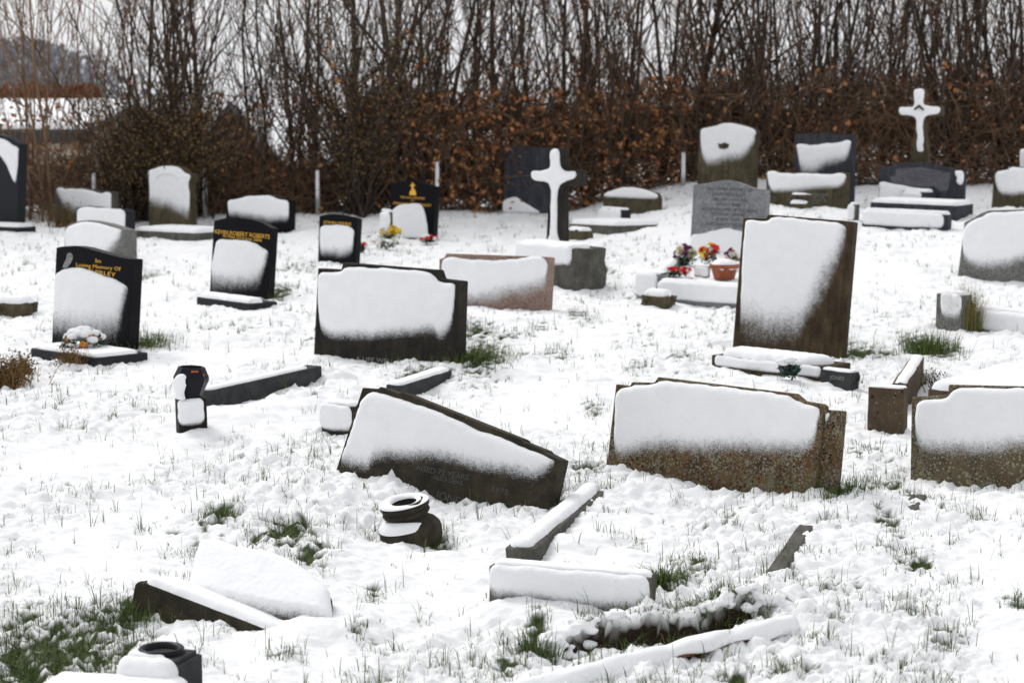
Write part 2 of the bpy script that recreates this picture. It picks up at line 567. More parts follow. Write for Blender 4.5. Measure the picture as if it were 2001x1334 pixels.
M['sandstone'] = mat_weathered('old_greenish_sandstone', (0.035, 0.030, 0.020), (0.085, 0.070, 0.042), (0.13, 0.105, 0.062),
                               [((0.15, 0.16, 0.09), 40, -0.25)])
M['greystone'] = mat_weathered('grey_weathered_stone', (0.05, 0.048, 0.042), (0.10, 0.097, 0.085), (0.17, 0.165, 0.145),
                               [((0.27, 0.27, 0.20), 50, -0.2)])
M['kerb'] = mat_weathered('kerb_stone', (0.10, 0.09, 0.072), (0.19, 0.17, 0.135), (0.28, 0.25, 0.20),
                          [((0.30, 0.30, 0.22), 50, -0.25)], streak=False)
M['darkkerb'] = mat_weathered('dark_kerb_stone', (0.020, 0.021, 0.023), (0.042, 0.043, 0.045), (0.075, 0.074, 0.070), streak=False)
M['concrete'] = mat_plain('old_concrete', (0.26, 0.26, 0.25), 0.9, 0.3, 30)
M['terracotta'] = mat_plain('terracotta', (0.30, 0.085, 0.035), 0.7, 0.3, 25)
M['clay'] = mat_plain('broken_clay', (0.26, 0.10, 0.055), 0.85, 0.4, 18)
M['soil'] = mat_plain('dark_wet_soil', (0.018, 0.011, 0.007), 0.9, 0.5, 40)

# ------------------------------------------------------------------ the headstones, described by their outlines
# o: outline from bottom left over the top to bottom right (pixels of the photograph, laid on the stone's own plane)
# b: where its foot meets the ground;  s: blankets of snow (outline, fade in m, thickness in m);  c: line where snow meets the face
S = []
def st(**k): S.append(k)

st(id='leaning', label='dark stepped headstone leaning steeply to the right behind the stone urn', mat='darkslate', yaw=27, lean=12, t=.085,
   b=(880, 985),
   o=[(653,928),(708,757),(739,759),(743,755),(780,769),(784,765),(1016,857),(1019,862),(1062,879),(1064,883),(1094,898),(1070,1003)],
   s=[([(658,917),(690,830),(713,766),(745,767),(782,778),(900,824),(1010,869),(1040,881),(1075,893),(1089,903),(1077,926),(1060,937),(1035,944),(990,937),(900,916),(820,906),(760,906),(726,908),(722,928),(700,924)], .10, .026)],
   c=[(653,922),(690,936),(725,934),(738,944),(790,960),(862,986),(912,1003),(971,1017),(1001,1004),(1035,1000),(1070,990)],
   tx=[('AGED 72 YEARS', (812,918), (915,938), 11, 'greytext'), ('ALSO DEAR', (845,935), (905,948), 9, 'greytext'), ('1972', (962,960), (992,967), 11, 'greytext'), ('JONES', (850,972), (905,990), 16, 'greytext')])
st(id='lichen', label='stepped headstone with orange and grey lichen below its snow in the foreground', mat='lichen', yaw=31, lean=9, t=.075,
   b=(1400, 965),
   o=[(1182,935),(1203,750),(1230,754),(1234,746),(1278,747),(1285,736),(1548,768),(1564,782),(1600,788),(1607,793),(1591,975)],
   s=[([(1207,760),(1233,755),(1241,749),(1279,751),(1291,743),(1400,754),(1544,772),(1560,785),(1594,791),(1601,802),(1600,840),(1590,882),(1570,897),(1500,895),(1400,893),(1300,891),(1240,894),(1212,904),(1200,898),(1198,860)], .12, .026)],
   c=[(1182,919),(1215,921),(1240,933),(1290,944),(1350,953),(1400,968),(1440,971),(1490,982),(1530,976),(1560,964),(1590,962)])
st(id='right', label='grey-green lichened headstone with stepped top at the right edge', mat='lichen2', yaw=31, lean=8, t=.075,
   b=(1960, 948),
   o=[(1778,955),(1781,775),(1852,771),(1853,751),(2090,756),(2094,776),(2170,784),(2160,975)],
   s=[([(1788,792),(1800,780),(1853,777),(1861,758),(1900,756),(2085,762),(2095,784),(2160,792),(2155,885),(2001,888),(1900,896),(1830,896),(1796,891),(1787,862)], .12, .026)],
   c=[(1778,945),(1796,936),(1830,939),(1870,948),(1912,954),(1960,946),(2001,941),(2080,945),(2150,950)])
st(id='mid', label='dark headstone with stepped shoulders and small carved line above a snow drift', mat='darkstone', yaw=30, lean=4, t=.10,
   b=(760, 716),
   o=[(612,705),(621,524),(666,527),(670,513),(849,527),(855,544),(897,549),(892,715)],
   s=[([(622,532),(667,533),(673,521),(760,524),(840,532),(852,543),(858,551),(892,555),(891,575),(887,612),(884,642),(870,666),(855,669),(850,657),(800,662),(700,669),(650,669),(627,657),(621,600)], .11, .028)],
   c=[(612,700),(645,684),(690,706),(740,719),(800,713),(850,701),(892,704)],
   tx=[('A LIFE WELL SPENT', (695,705), (815,714), 9, 'silver')])
st(id='pink', label='low pink granite headstone behind the dark stepped one', mat='pink', yaw=29, lean=6, t=.10,
   b=(965, 603),
   o=[(856,606),(858,506),(868,503),(872,495),(1072,502),(1066,612)],
   s=[([(863,512),(876,501),(900,504),(960,509),(1010,506),(1053,500),(1070,507),(1071,540),(1066,572),(1045,582),(1020,592),(1000,588),(960,602),(920,603),(863,598)], .2, .028)],
   c=[(856,600),(950,602),(1000,604),(1040,606),(1066,607)])
st(id='tall', label='tall brown stained headstone half plastered with snow, small step at top left', mat='brown', yaw=29, lean=7, t=.075,
   b=(1540, 690),
   o=[(1430,690),(1452,425),(1496,427),(1501,419),(1669,433),(1646,705)],
   s=[([(1456,436),(1462,430),(1500,432),(1506,424),(1580,428),(1645,438),(1656,446),(1655,470),(1648,500),(1633,545),(1608,592),(1586,626),(1572,655),(1560,680),(1500,676),(1445,668),(1446,600),(1451,500)], .36, .028)],
   c=[])
st(id='upright', label='old grey granite headstone with curved shoulder at the right edge, snow over most', mat='old_granite', yaw=30, lean=7, t=.10,
   b=(1960, 545),
   o=[(1871,540),(1885,434),(1900,427),(1916,417),(1932,411),(2001,409),(2060,411),(2080,418),(2100,438),(2105,565)],
   s=[([(1886,441),(1905,429),(1932,416),(2001,413),(2070,418),(2092,440),(2092,512),(2001,514),(1975,524),(1950,530),(1905,528),(1882,516),(1880,480)], .14, .026)],
   c=[(1871,528),(1900,536),(1950,546),(2001,551),(2080,556)])
st(id='cross', name='stone_cross', cat='cross', label='large plain stone cross coated with snow on a rough rock base', mat='darkstone', yaw=31, lean=3, t=.10,
   b=(1085, 510),
   o=[(1066,500),(1072,362),(1036,361),(1036,331),(1073,331),(1074,289),(1102,289),(1102,331),(1136,332),(1136,364),(1101,364),(1101,500)],
   s=[([(1075,330),(1075,296),(1082,291),(1090,291),(1094,297),(1095,326),(1102,334),(1122,334),(1128,338),(1125,348),(1105,354),(1092,364),(1089,390),(1088,440),(1090,462),(1096,474),(1066,474),(1074,460),(1076,400),(1077,366),(1070,354),(1042,353),(1037,345),(1038,335),(1044,333),(1066,333)], 0, .022)],
   c=[])
st(id='greygranite', label='grey granite headstone with wavy top and dark lettering above snow and flowers', mat='grey_granite', yaw=29, lean=5, t=.09,
   b=(1420, 497),
   o=[(1346,515),(1355,361),(1375,359),(1395,355.5),(1408,353),(1420,352),(1430,353),(1440,355),(1463,364),(1481,369),(1498,370),(1493,520)],
   s=[([(1350,458),(1375,457),(1395,451),(1420,446),(1445,450),(1470,456),(1494,463),(1492,512),(1348,512)], 0, .022)],
   c=[(1346,495),(1420,500),(1493,505)],
   tx=[('IN LOVING MEMORY OF', (1383,371), (1471,375), 6, 'inkletter'), ('JOHN WOOLLEY', (1392,382), (1457,385), 7, 'inkletter'), ('DIED MARCH 1ST 1948,', (1391,392), (1460,395), 6, 'inkletter'),
       ('AGED 73 YEARS.', (1403,402), (1448,404), 6, 'inkletter'), ('ALSO ANNIE, WIFE OF THE ABOVE', (1370,410.5), (1479,416), 6, 'inkletter'), ('DIED JANUARY 30TH 1963,', (1387,420), (1458,424), 6, 'inkletter'),
       ('AGED 87 YEARS.', (1399,431), (1446,433), 6, 'inkletter'), ('ALSO NANCY WOOLLEY', (1378,440), (1468,445), 7, 'inkletter')])
st(id='owl', label='black polished headstone with gold lettering and an etched owl, wreath at its foot', mat='black', yaw=33, lean=4, t=.09,
   b=(176, 682),
   o=[(101,675),(110,484),(122,481.5),(146,480),(165,483),(184,489),(218,498),(242,504),(259,506),(250,692)],
   s=[([(108,536),(120,526),(145,523),(170,526),(200,536),(230,548),(252,561),(251,577),(245,602),(238,642),(228,676),(200,678),(103,668),(105,610)], .30, .02)],
   c=[],
   tx=[('In', (187,513), (197,514), 8, 'gold'), ('Loving Memory Of', (149,520), (236,529), 7, 'gold'), ('SHIRLEY', (172,533), (226,541), 8, 'gold')])
st(id='round_grey', label='grey granite headstone with low curved top just behind the owl headstone', mat='old_granite', yaw=33, lean=5, t=.13,
   b=(188, 512),
   o=[(125,520),(126,446),(134,438),(158,431),(177,430),(206,436),(232,444),(247,449),(248,525)],
   s=[([(128,448),(136,441),(158,435),(177,433),(210,440),(243,451),(238,462),(235,482),(222,500),(200,520),(128,516)], .2, .03)],
   c=[(125,508),(248,512)])
st(id='small_back', label='small snow-plastered headstone with squared top behind the curved grey one', mat='blackbase', yaw=33, lean=5, t=.13,
   b=(200, 462),
   o=[(148,475),(151,405),(170,402),(241,408),(247,413),(246,478)],
   s=[([(151,412),(155,406),(170,404),(238,409),(245,415),(245,470),(150,466)], 0, .022)],
   c=[])
st(id='kevin', label='black polished headstone with arched top and gold lettering on its own plinth', mat='black', yaw=33, lean=6, t=.075,
   b=(468, 583),
   o=[(409,580),(418,431),(440,426),(463,425),(489,428),(510,434),(531,446),(522,595)],
   s=[([(423,474),(430,468),(454,467),(484,471),(506,478),(526,492),(525,498),(522,514),(515,542),(508,563),(492,573),(457,574),(411,568),(415,514)], .22, .02)],
   c=[],
   tx=[('KEVIN ROBERT ROBERTS', (420,456), (527,467), 8, 'gold'), ('At Rest 23rd June 2004', (435,463), (511,473), 6, 'gold')])
st(id='mark', label='small black headstone with one gold name above a square of snow', mat='black', yaw=31, lean=4, t=.07,
   b=(658, 508),
   o=[(621,515),(624,422),(637,419),(650,418),(667,419.5),(690,424.5),(699,428),(694,518)],
   s=[([(625,446),(633,440),(659,439),(682,442),(692,449),(692,470),(689,500),(680,507),(630,506),(625,500)], .16, .025)],
   c=[(621,508),(694,511)],
   tx=[('JOHN MARK', (632,437), (687,441), 6, 'gold')])
st(id='wavy_black', label='black headstone with gold cross emblem and lettering near the hedge, flowers before it', mat='black', yaw=30, lean=4, t=.08,
   b=(803, 462),
   o=[(762,475),(764,358),(777,356),(796,352.5),(812,352),(830,357.5),(842,362.5),(852,364.5),(846,478)],
   s=[([(763,412),(780,401),(800,398),(823,398),(830,411),(835,432),(837,466),(764,464)], 0, .022)],
   c=[(762,460),(846,464)],
   tx=[('PRECIOUS MEMORIES', (783,387), (830,390), 4, 'gold'), ('OF', (803,393), (809,393.5), 3, 'gold'), ('GRAHAM PETER HALEY', (768,399), (843,404), 5, 'gold')])
st(id='far_left', label='tall dark headstone with rounded top cut by the left edge', mat='blackbase', yaw=31, lean=4, t=.12,
   b=(0, 447),
   o=[(-66,460),(-60,292),(-45,270),(-10,261),(14,267),(38,281),(33,462)],
   s=[([(-40,275),(-10,267),(14,275),(37,290),(36,320),(31,362),(24,352),(14,326),(0,306),(-35,290)], .05, .025)],
   c=[(-60,445),(33,449)])
st(id='low_left', label='low snow-plastered headstone with raised corners near the hedge at far left', mat='greystone', yaw=30, lean=6, t=.10,
   b=(162, 438),
   o=[(106,455),(107,364),(122,363),(124,367),(161,367),(184,371),(200,377),(205,373),(220,374),(218,455)],
   s=[([(108,368),(121,365),(125,369),(161,369),(184,373),(200,379),(206,375),(218,377),(217,432),(160,428),(125,412),(110,384)], .2, .03)],
   c=[(106,438),(218,440)])
st(id='ornate_left', label='ornate scroll-shouldered headstone white with snow in front of the hedge, left', mat='sandstone', yaw=31, lean=6, t=.12,
   b=(330, 441),
   o=[(290,460),(292,357),(286,345),(286,335),(297,329),(313,324),(333,321),(352,326),(361,335),(375,340),(373,351),(368,358),(372,415),(370,462)],
   s=[([(293,357),(287,345),(288,336),(297,331),(313,326),(333,323),(351,328),(360,337),(373,342),(371,351),(367,358),(370,380),(371,415),(368,434),(352,426),(330,414),(305,410),(291,404)], .22, .03)],
   c=[(290,440),(370,444)])
st(id='arched_black', label='dark arched headstone largely under snow behind the gold-lettered black one', mat='black', yaw=31, lean=5, t=.10,
   b=(505, 450),
   o=[(440,465),(443,389),(460,387),(490,381),(525,380),(546,387),(567,391),(565,470)],
   s=[([(445,391),(460,389),(490,383),(525,382),(546,389),(565,393),(564,437),(530,437),(446,426)], .14, .03)],
   c=[(440,448),(565,452)])
st(id='slate_big', label='large plain blue slate headstone standing behind the plain cross', mat='slate', yaw=24, lean=2, t=.06,
   b=(1028, 420),
   o=[(980,440),(988,284),(1079,290),(1074,440)],
   s=[([(982,394),(990,388),(1007,384),(1020,393),(1056,415),(1056,424),(981,424)], .10, .02)],
   c=[(980,417),(1074,424)])
st(id='dome', label='low greenish headstone with domed top by the hedge right of the cross', mat='sandstone', yaw=22, lean=8, t=.10,
   b=(1235, 425),
   o=[(1182,445),(1177,380),(1186,374),(1210,364),(1236,362),(1260,368),(1284,376),(1289,386),(1288,440)],
   s=[([(1179,381),(1187,376),(1210,367),(1236,365),(1260,370),(1284,378),(1287,391),(1240,390),(1181,387)], .04, .022)],
   c=[(1182,432),(1240,428),(1288,402)])
st(id='ornate_tall', label='tall ornate headstone with carved scroll shoulders capped in snow near the hedge', mat='sandstone', yaw=29, lean=5, t=.12,
   b=(1418, 388),
   o=[(1361,400),(1364,300),(1367,251),(1402,244),(1412,239),(1433,238.5),(1451,243),(1474,251),(1478,258),(1475,266),(1478,275),(1475,290),(1471,402)],
   s=[([(1369,252),(1402,246),(1412,241),(1433,240),(1451,245),(1474,253),(1478,259),(1474,266),(1477,275),(1474,286),(1466,298),(1457,313),(1440,318),(1418,320),(1398,327),(1380,332),(1371,312),(1368,280)], .18, .03)],
   c=[(1361,385),(1471,388)])
st(id='slate_tall', label='tall dark slate headstone with wavy top behind the twin-cornered one', mat='slate', yaw=27, lean=4, t=.10,
   b=(1608, 403),
   o=[(1553,415),(1553,264),(1582,261),(1592,264),(1613,259.5),(1636,263),(1648,264),(1668,261),(1664,418)],
   s=[([(1554,286),(1560,281),(1572,281),(1586,285),(1613,281),(1642,279),(1652,274),(1663,274),(1665,282),(1661,302),(1652,322),(1623,328),(1603,336),(1590,345),(1565,345),(1560,316),(1557,299)], .16, .03)],
   c=[(1553,400),(1664,402)])
st(id='twin', label='wide greenish headstone with raised corners and pale lettering under a snow cap', mat='sandstone', yaw=27, lean=5, t=.11,
   b=(1576, 408),
   o=[(1498,420),(1497,332),(1517,333),(1521,336),(1630,339),(1636,336),(1656,337),(1654,425)],
   s=[([(1498,334),(1517,334),(1522,338),(1630,341),(1637,338),(1654,339),(1654,356),(1644,369),(1593,374),(1535,379),(1508,379),(1501,363)], .08, .035)],
   c=[(1498,402),(1530,405),(1590,402),(1654,409)],
   tx=[('WILLIAM', (1585,382), (1617,383), 5, 'silver'), ('DEARLY LOVED', (1585,387), (1612,388), 4, 'silver'), ('DIED MAY 1965,', (1587,393), (1616,394), 4, 'silver'), ('AGED 80', (1587,398), (1602,398.5), 4, 'silver'), ('OF', (1541,386), (1546,386), 4, 'silver'), ('HUS', (1538,392), (1546,392), 4, 'silver')])
st(id='calvary', name='stone_cross', cat='cross', label='tall stone cross with snow down its shaft, rising against the hedge at right', mat='sandstone', yaw=26, lean=3, t=.09,
   b=(1798, 404),
   o=[(1777,420),(1782,317),(1789,228),(1754,226),(1754,208),(1787,207),(1784,172),(1809,172),(1805,206),(1841,206),(1841,226),(1807,228),(1814,317),(1818,420)],
   s=[([(1756,210),(1788,209),(1786,174),(1807,174),(1803,207),(1839,208),(1838,222),(1812,225),(1804,232),(1803,250),(1806,270),(1804,285),(1806,296),(1798,299),(1791,296),(1791,280),(1793,262),(1790,250),(1791,232),(1783,226),(1757,224)], 0, .022)],
   c=[])
st(id='blue', label='wide blue slate headstone with a pale lettered panel before the tall cross', mat='slate', yaw=26, lean=4, t=.10,
   b=(1798, 408),
   o=[(1714,412),(1720,326),(1742,325),(1744,320),(1802,317),(1862,328),(1866,332),(1885,333),(1880,428)],
   s=[([(1718,355),(1727,354),(1743,360),(1775,364),(1802,369),(1811,377),(1817,387),(1831,390),(1860,389),(1874,399),(1875,416),(1716,402)], 0, .03),
      ([(1866,334),(1884,334),(1884,351),(1880,363),(1868,358),(1870,347),(1865,341)], 0, .022)],
   c=[(1714,397),(1880,414)],
   tx=[('LOVING MEMORY OF', (1758,334), (1846,340), 4.5, 'inkletter'), ('JOHN STEVENSON', (1769,342), (1838,347), 5, 'inkletter'), ('DIED MAY 21ST 1951', (1771,349), (1832,353), 4.5, 'inkletter'), ('AGED 58 YEARS', (1778,355), (1825,359), 4.5, 'inkletter')])
st(id='right_far', label='stepped headstone capped in snow before the hedge at the far right', mat='sandstone', yaw=27, lean=5, t=.11,
   b=(1990, 406),
   o=[(1936,418),(1943,333),(1970,331),(1974,325),(2050,329),(2054,336),(2085,339),(2080,428)],
   s=[([(1944,335),(1971,333),(1976,326),(2048,331),(2054,338),(2083,341),(2080,376),(2001,382),(1966,386),(1951,381),(1945,362)], .08, .035)],
   c=[(1936,406),(2080,412)])
st(id='post_far', label='narrow pale stone behind the stepped one at the far right edge', mat='greystone', yaw=27, lean=3, t=.10,
   b=(2012, 400),
   o=[(1990,410),(1992,290),(2030,292),(2030,410)],
   s=[([(1993,291),(2029,293),(2029,340),(1993,338)], .04, .03)], c=[])

for k in S:
    P = at(*k['b'])
    k['F'] = Frame(P, k['yaw'], k['lean'])
    k['P'] = P

# places where the snow surface must pass (the foot lines of the stones)
CTRL = []
for k in S:
    for p in k['c']:
        u, v = k['F'].uv(*p)
        q = k['F'].pt(u, v)
        CTRL.append((q[0], q[1], q[2] - float(ground0(q[0], q[1])), 0.018 * q[1]))
# banks and hollows: pixel, height, radius in m
for px, py, h, r in [(1250,1180,.05,.10),(1380,1180,.055,.10),(1130,1190,.035,.09),(1470,1195,.05,.09),
                     (430,1020,.04,.10),(500,1035,.05,.10),(580,1070,.05,.09),(630,1110,.04,.08),(830,1045,-.04,.09),(980,1150,.0,.05),
                     (1560,655,.05,.15),(1500,660,.06,.15),(560,420,.05,.5),(1350,378,.16,.55),(1300,400,.08,.4),(860,1035,-.02,.06),(1000,1196,.05,.06),(1080,1202,.06,.06),(1150,1210,.035,.05),(1195,1212,.01,.04),(1250,1210,.055,.05),(1900,725,.06,.25),(2000,730,.06,.25),(640,1225,.06,.06),(600,1235,.03,.05),(642,738,.05,.08),(648,706,.075,.12),(690,724,.03,.10),(840,716,.04,.10),(470,806,.05,.10),(540,786,.035,.09),(590,765,.02,.08),(1120,1050,.03,.07),(1160,1010,.03,.07),(1390,548,.07,.30),(1340,540,.06,.25)]:
    q = at(px, py); CTRL.append((q[0], q[1], h, r))
CTRL = np.array(CTRL)

def ground_dz(x, y):
    x = np.asarray(x, float); y = np.asarray(y, float)
    num = np.zeros_like(x); den = np.full_like(x, 0.12)
    for cx, cy, dz, s in CTRL:
        w = np.exp(-((x - cx) ** 2 + (y - cy) ** 2) / (2 * s * s))
        num += w * dz; den += w
    return num / den

PATCH = []      # turf showing through: pixel, radii in pixels, strength
for px, py, rx, ry, a in [(90,1275,150,70,1.15),(40,1215,80,45,.8),(170,1215,110,45,.8),(250,1192,32,26,1.1),(300,1150,45,14,.6),(430,1030,34,16,1.1),(560,1062,46,24,1.1),(612,1098,40,16,1.1),(500,1072,14,10,.9),
    (688,930,42,10,1),(560,935,12,9,.8),(728,1158,26,16,.8),(1300,1152,42,24,1.2),(1370,1102,34,13,.85),(1400,1212,80,12,.9),(1050,1252,22,32,1.1),(1160,1240,60,8,.5),(1000,1300,34,18,.85),
    (1080,985,26,22,1),(1150,938,34,12,.9),(1645,972,48,16,1.2),(1720,935,50,10,.85),(1790,972,20,18,1),(1740,1030,20,22,.9),(1785,1100,34,18,.9),(1545,1128,14,12,.9),(1990,1195,28,18,1),(1780,1212,18,16,.75),
    (935,700,42,30,1.3),(928,645,34,16,1),(985,655,30,8,.9),(1125,615,15,11,1),(1160,800,20,15,1),(1035,655,16,8,.7),(820,745,42,9,1.1),(1690,690,48,16,1.1),(1815,682,44,22,1.3),(1475,722,26,10,1),(285,674,28,12,1.2),
    (285,540,20,8,1),(548,578,24,11,1.1),(270,602,16,6,.7),(1168,538,22,7,1.1),(590,682,14,9,.55),(40,605,26,7,.6),(1260,575,22,9,.7),(1100,685,40,20,.4),(1230,640,60,30,.35),(1500,900,60,40,.2),(820,905,20,6,.8),
    (1000,390,200,10,.3),(705,480,8,9,1),(1320,1095,40,14,.6),(1420,1005,50,20,.35),(1110,1110,30,10,.3),(380,1080,25,10,.7),(340,1040,18,9,.5),(1850,925,50,12,.7),(1150,620,30,14,.7),(1060,640,40,14,.6),(1090,690,26,12,.8),(1010,700,40,14,.5),(1330,700,40,10,.5),(1250,720,30,10,.5),(1560,840,30,10,.6),(1700,870,40,14,.6),(1900,1010,40,16,.6),(1640,1150,40,16,.5),(1850,1250,40,20,.6),(1230,1060,40,14,.5),(900,1060,40,14,.4),(620,960,30,10,.5),(100,960,60,14,.4),(560,870,30,10,.4),(1000,880,30,14,.4),(430,640,40,8,.5),(330,760,40,10,.4),(580,520,40,10,.5),(700,1240,40,20,.5),(560,1290,40,20,.6),(1420,1330,40,12,1.0),(1540,1320,40,12,.9),(860,1045,22,10,1.3),(690,800,14,8,.8),(640,815,10,8,.9)]:
    q = at(px, py); q2 = at(px + rx, py); q3 = at(px, py - ry)
    PATCH.append((q[0], q[1], 1.15 * max(q2[0] - q[0], .01), 1.2 * max(q3[1] - q[1], .01), a * 1.08))
PATCH = np.array(PATCH)

def bareness(x, y):
    b = np.zeros_like(np.asarray(x, float))
    for cx, cy, rx, ry, a in PATCH:
        b = np.maximum(b, a * np.exp(-(((x - cx) / rx) ** 2 + ((y - cy) / ry) ** 2) * 0.8))
    return b

def knobbly(x, y):
    """0 where the snow lies smooth, 1 where grass clumps lift it"""
    return smooth(-0.25, 0.35, fbm(x * 0.9 + 4, y * 0.55, 31, 3) + 0.12)

def snow_relief(x, y, cell):
    k = knobbly(x, y)
    wx = x + 0.012 * perlin(x * 16, y * 16, 71); wy = y + 0.012 * perlin(x * 16, y * 16, 72)
    l1 = np.abs(perlin(wx / 0.085, wy / 0.085, 41)); l2 = np.abs(perlin(wx / 0.040, wy / 0.040, 42))
    l3 = np.abs(perlin(wx / 0.021, wy / 0.021, 43))
    f1 = smooth(0.085, 0.03, cell); f2 = smooth(0.040, 0.015, cell); f3 = smooth(0.02, 0.009, cell)
    und = 0.034 * fbm(x / 0.55, y / 0.55, 44, 3) + 0.04 * perlin(x / 2.3, y / 2.3, 45)
    amp = 0.36 + 0.98 * k
    und = und + 0.03 * (np.abs(perlin(x / 0.27, y / 0.27, 46)) - 0.2)
    return und + amp * (0.027 * l1 * f1 + 0.024 * l2 * f2 + 0.014 * l3 * f3 - 0.015 * f1)

BANKX = np.array([at(px, py) for px, py in [(1040,1268),(1090,1258),(1160,1246),(1240,1238),(1320,1232),(1400,1224),(1470,1216),(1520,1216)]])
def bank(x, y):
    """the small step where the turf is cut away above the edging: height change and how bare the soil is"""
    yc = np.interp(x, BANKX[:, 0], BANKX[:, 1]) + 0.018 * perlin(x / 0.06, x * 0 + .5, 81) + 0.010 * perlin(x / 0.022, x * 0 + .5, 82)
    w = smooth(BANKX[0, 0] - .02, BANKX[1, 0] + .02, x) * smooth(BANKX[-1, 0] + .02, BANKX[-2, 0], x)
    s = y - yc
    dz = w * (-0.040 * smooth(0.02, -0.03, s) * smooth(-0.26, -0.10, s) + 0.028 * smooth(-0.005, 0.01, s) * smooth(0.16, 0.03, s))
    br = w * smooth(0.012, 0.006, s) * smooth(-0.034, -0.026, s) 
    return dz, np.clip(br, 0, 1)

def holes(x, y):
    """small pits where the turf shows between clumps"""
    b = bareness(x, y)
    n = perlin(x / 0.055, y / 0.055, 51) + 0.6 * perlin(x / 0.024, y / 0.024, 52)
    k = knobbly(x, y)
    th = 1.10 - 0.30 * k
    v = n * 0.85 + b * 1.12 - np.where(b > 0.05, 0.0, 0.0)
    return np.maximum(smooth(th - 0.18, th + 0.10, v), bank(x, y)[1]), b

# ------------------------------------------------------------------ the ground, one sheet from the camera's feet to the far fields
ys = [3.6]
while ys[-1] < 25: ys.append(ys[-1] * (1 + 0.00145) if ys[-1] > 4.7 else ys[-1] * 1.004)
while ys[-1] < 900: ys.append(ys[-1] * 1.03)
ys = np.array(ys)
us = np.linspace(-0.36, 0.36, 431)
wide = np.sign(us) * (np.abs(us) / 0.36)
GX = us[None, :] * (ys[:, None] + 2.0)
GX = GX * (1 + 1.2 * smooth(26, 90, ys)[:, None])
GY = np.repeat(ys[:, None], len(us), 1)
cell = np.repeat(np.maximum(np.gradient(ys), (us[1] - us[0]) * (ys + 2))[:, None], len(us), 1)
near = GY < 26
Z = ground0(GX, GY)
HB = np.zeros_like(Z)
i1 = int(near.any(1).sum())
Z[:i1] += ground_dz(GX[:i1], GY[:i1]) + snow_relief(GX[:i1], GY[:i1], cell[:i1])
hb, bb = holes(GX[:i1], GY[:i1])
HB[:i1] = hb
Z[:i1] += bank(GX[:i1], GY[:i1])[0] - 0.014 * hb * smooth(0.06, 0.02, cell[:i1])
nr, nc = GX.shape
idx = np.arange(nr * nc).reshape(nr, nc)
quads = np.stack([idx[:-1, :-1], idx[:-1, 1:], idx[1:, 1:], idx[1:, :-1]], -1).reshape(-1, 4)
gme = fast_mesh('ground', np.stack([GX.ravel(), GY.ravel(), Z.ravel()], 1), quads)
fattr(gme, 'bare', HB.ravel())
SO = np.zeros_like(Z); SO[:i1] = np.clip(bank(GX[:i1], GY[:i1])[1] * 1.5, 0, 1)
fattr(gme, 'soil', SO.ravel())
ground = tag(link('ground', gme, M['ground']), kind='structure')
# the wider land around the plot, a little lower than the plot itself
n2 = 60
lx, ly = np.meshgrid(np.linspace(-700, 700, n2), np.linspace(-300, 1200, n2), indexing='ij')
lz = ground0(lx, np.maximum(ly, 0)) - 0.9
idx = np.arange(n2 * n2).reshape(n2, n2)
quads = np.stack([idx[:-1, :-1], idx[1:, :-1], idx[1:, 1:], idx[:-1, 1:]], -1).reshape(-1, 4)
lme = fast_mesh('terrain', np.stack([lx.ravel(), ly.ravel(), lz.ravel()], 1), quads)
fattr(lme, 'bare', np.zeros(n2 * n2))
tag(link('terrain', lme, M['ground']), kind='structure')

def surf(x, y):
    """snow surface height"""
    x = np.atleast_1d(np.asarray(x, float)); y = np.atleast_1d(np.asarray(y, float))
    c = np.maximum(0.00145 * y, 0.00167 * (y + 2))
    h, _ = holes(x, y)
    return ground0(x, y) + ground_dz(x, y) + snow_relief(x, y, c) + bank(x, y)[0] - 0.014 * h * smooth(0.06, 0.02, c)

# ------------------------------------------------------------------ grass blades poking through the snow
def mat_grass():
    t = NT('grass_blades')
    k = t.attr('tint')
    c = t.ramp(k, [(0.0, (0.020, 0.032, 0.008)), (0.4, (0.052, 0.086, 0.016)), (0.75, (0.11, 0.155, 0.030)), (0.92, (0.15, 0.15, 0.045)), (1.0, (0.27, 0.19, 0.08))])
    t.color(c).set(Roughness=0.6, Specular_IOR_Level=0.3)
    return t.m
M['grass'] = mat_grass()

def blades(x, y, z, length, lean, az, width, tint):
    n = len(x)
    dx, dy = np.cos(az), np.sin(az)
    px, py = -dy, dx
    b = np.stack([x, y, z - 0.012], 1)
    up = np.array([0, 0, 1.0])
    d = np.stack([dx, dy, np.zeros(n)], 1); s = np.stack([px, py, np.zeros(n)], 1)
    L = length[:, None]; l = lean[:, None]; w = width[:, None] / 2
    m = b + up * L * 0.6 * np.cos(l * 0.6) + d * L * 0.6 * np.sin(l * 0.6)
    tp = m + up * L * 0.4 * np.cos(l * 1.6) + d * L * 0.4 * np.sin(l * 1.6)
    v = np.stack([b - s * w, b + s * w, m - s * w * 0.8, m + s * w * 0.8, tp], 1).reshape(-1, 3)
    o = np.arange(n)[:, None] * 5
    f = np.concatenate([o + np.array([0, 1, 3]), o + np.array([0, 3, 2]), o + np.array([2, 3, 4])], 0)
    return v, f, np.repeat(tint, 5)

def grass_object(name, x, y, length, lean, az, width, tint, z=None):
    if z is None: z = surf(x, y)
    v, f, t = blades(x, y, z, length, lean, az, width, tint)
    me = fast_mesh(name, v, f, True)
    fattr(me, 'tint', t)
    return link(name, me, M['grass'])

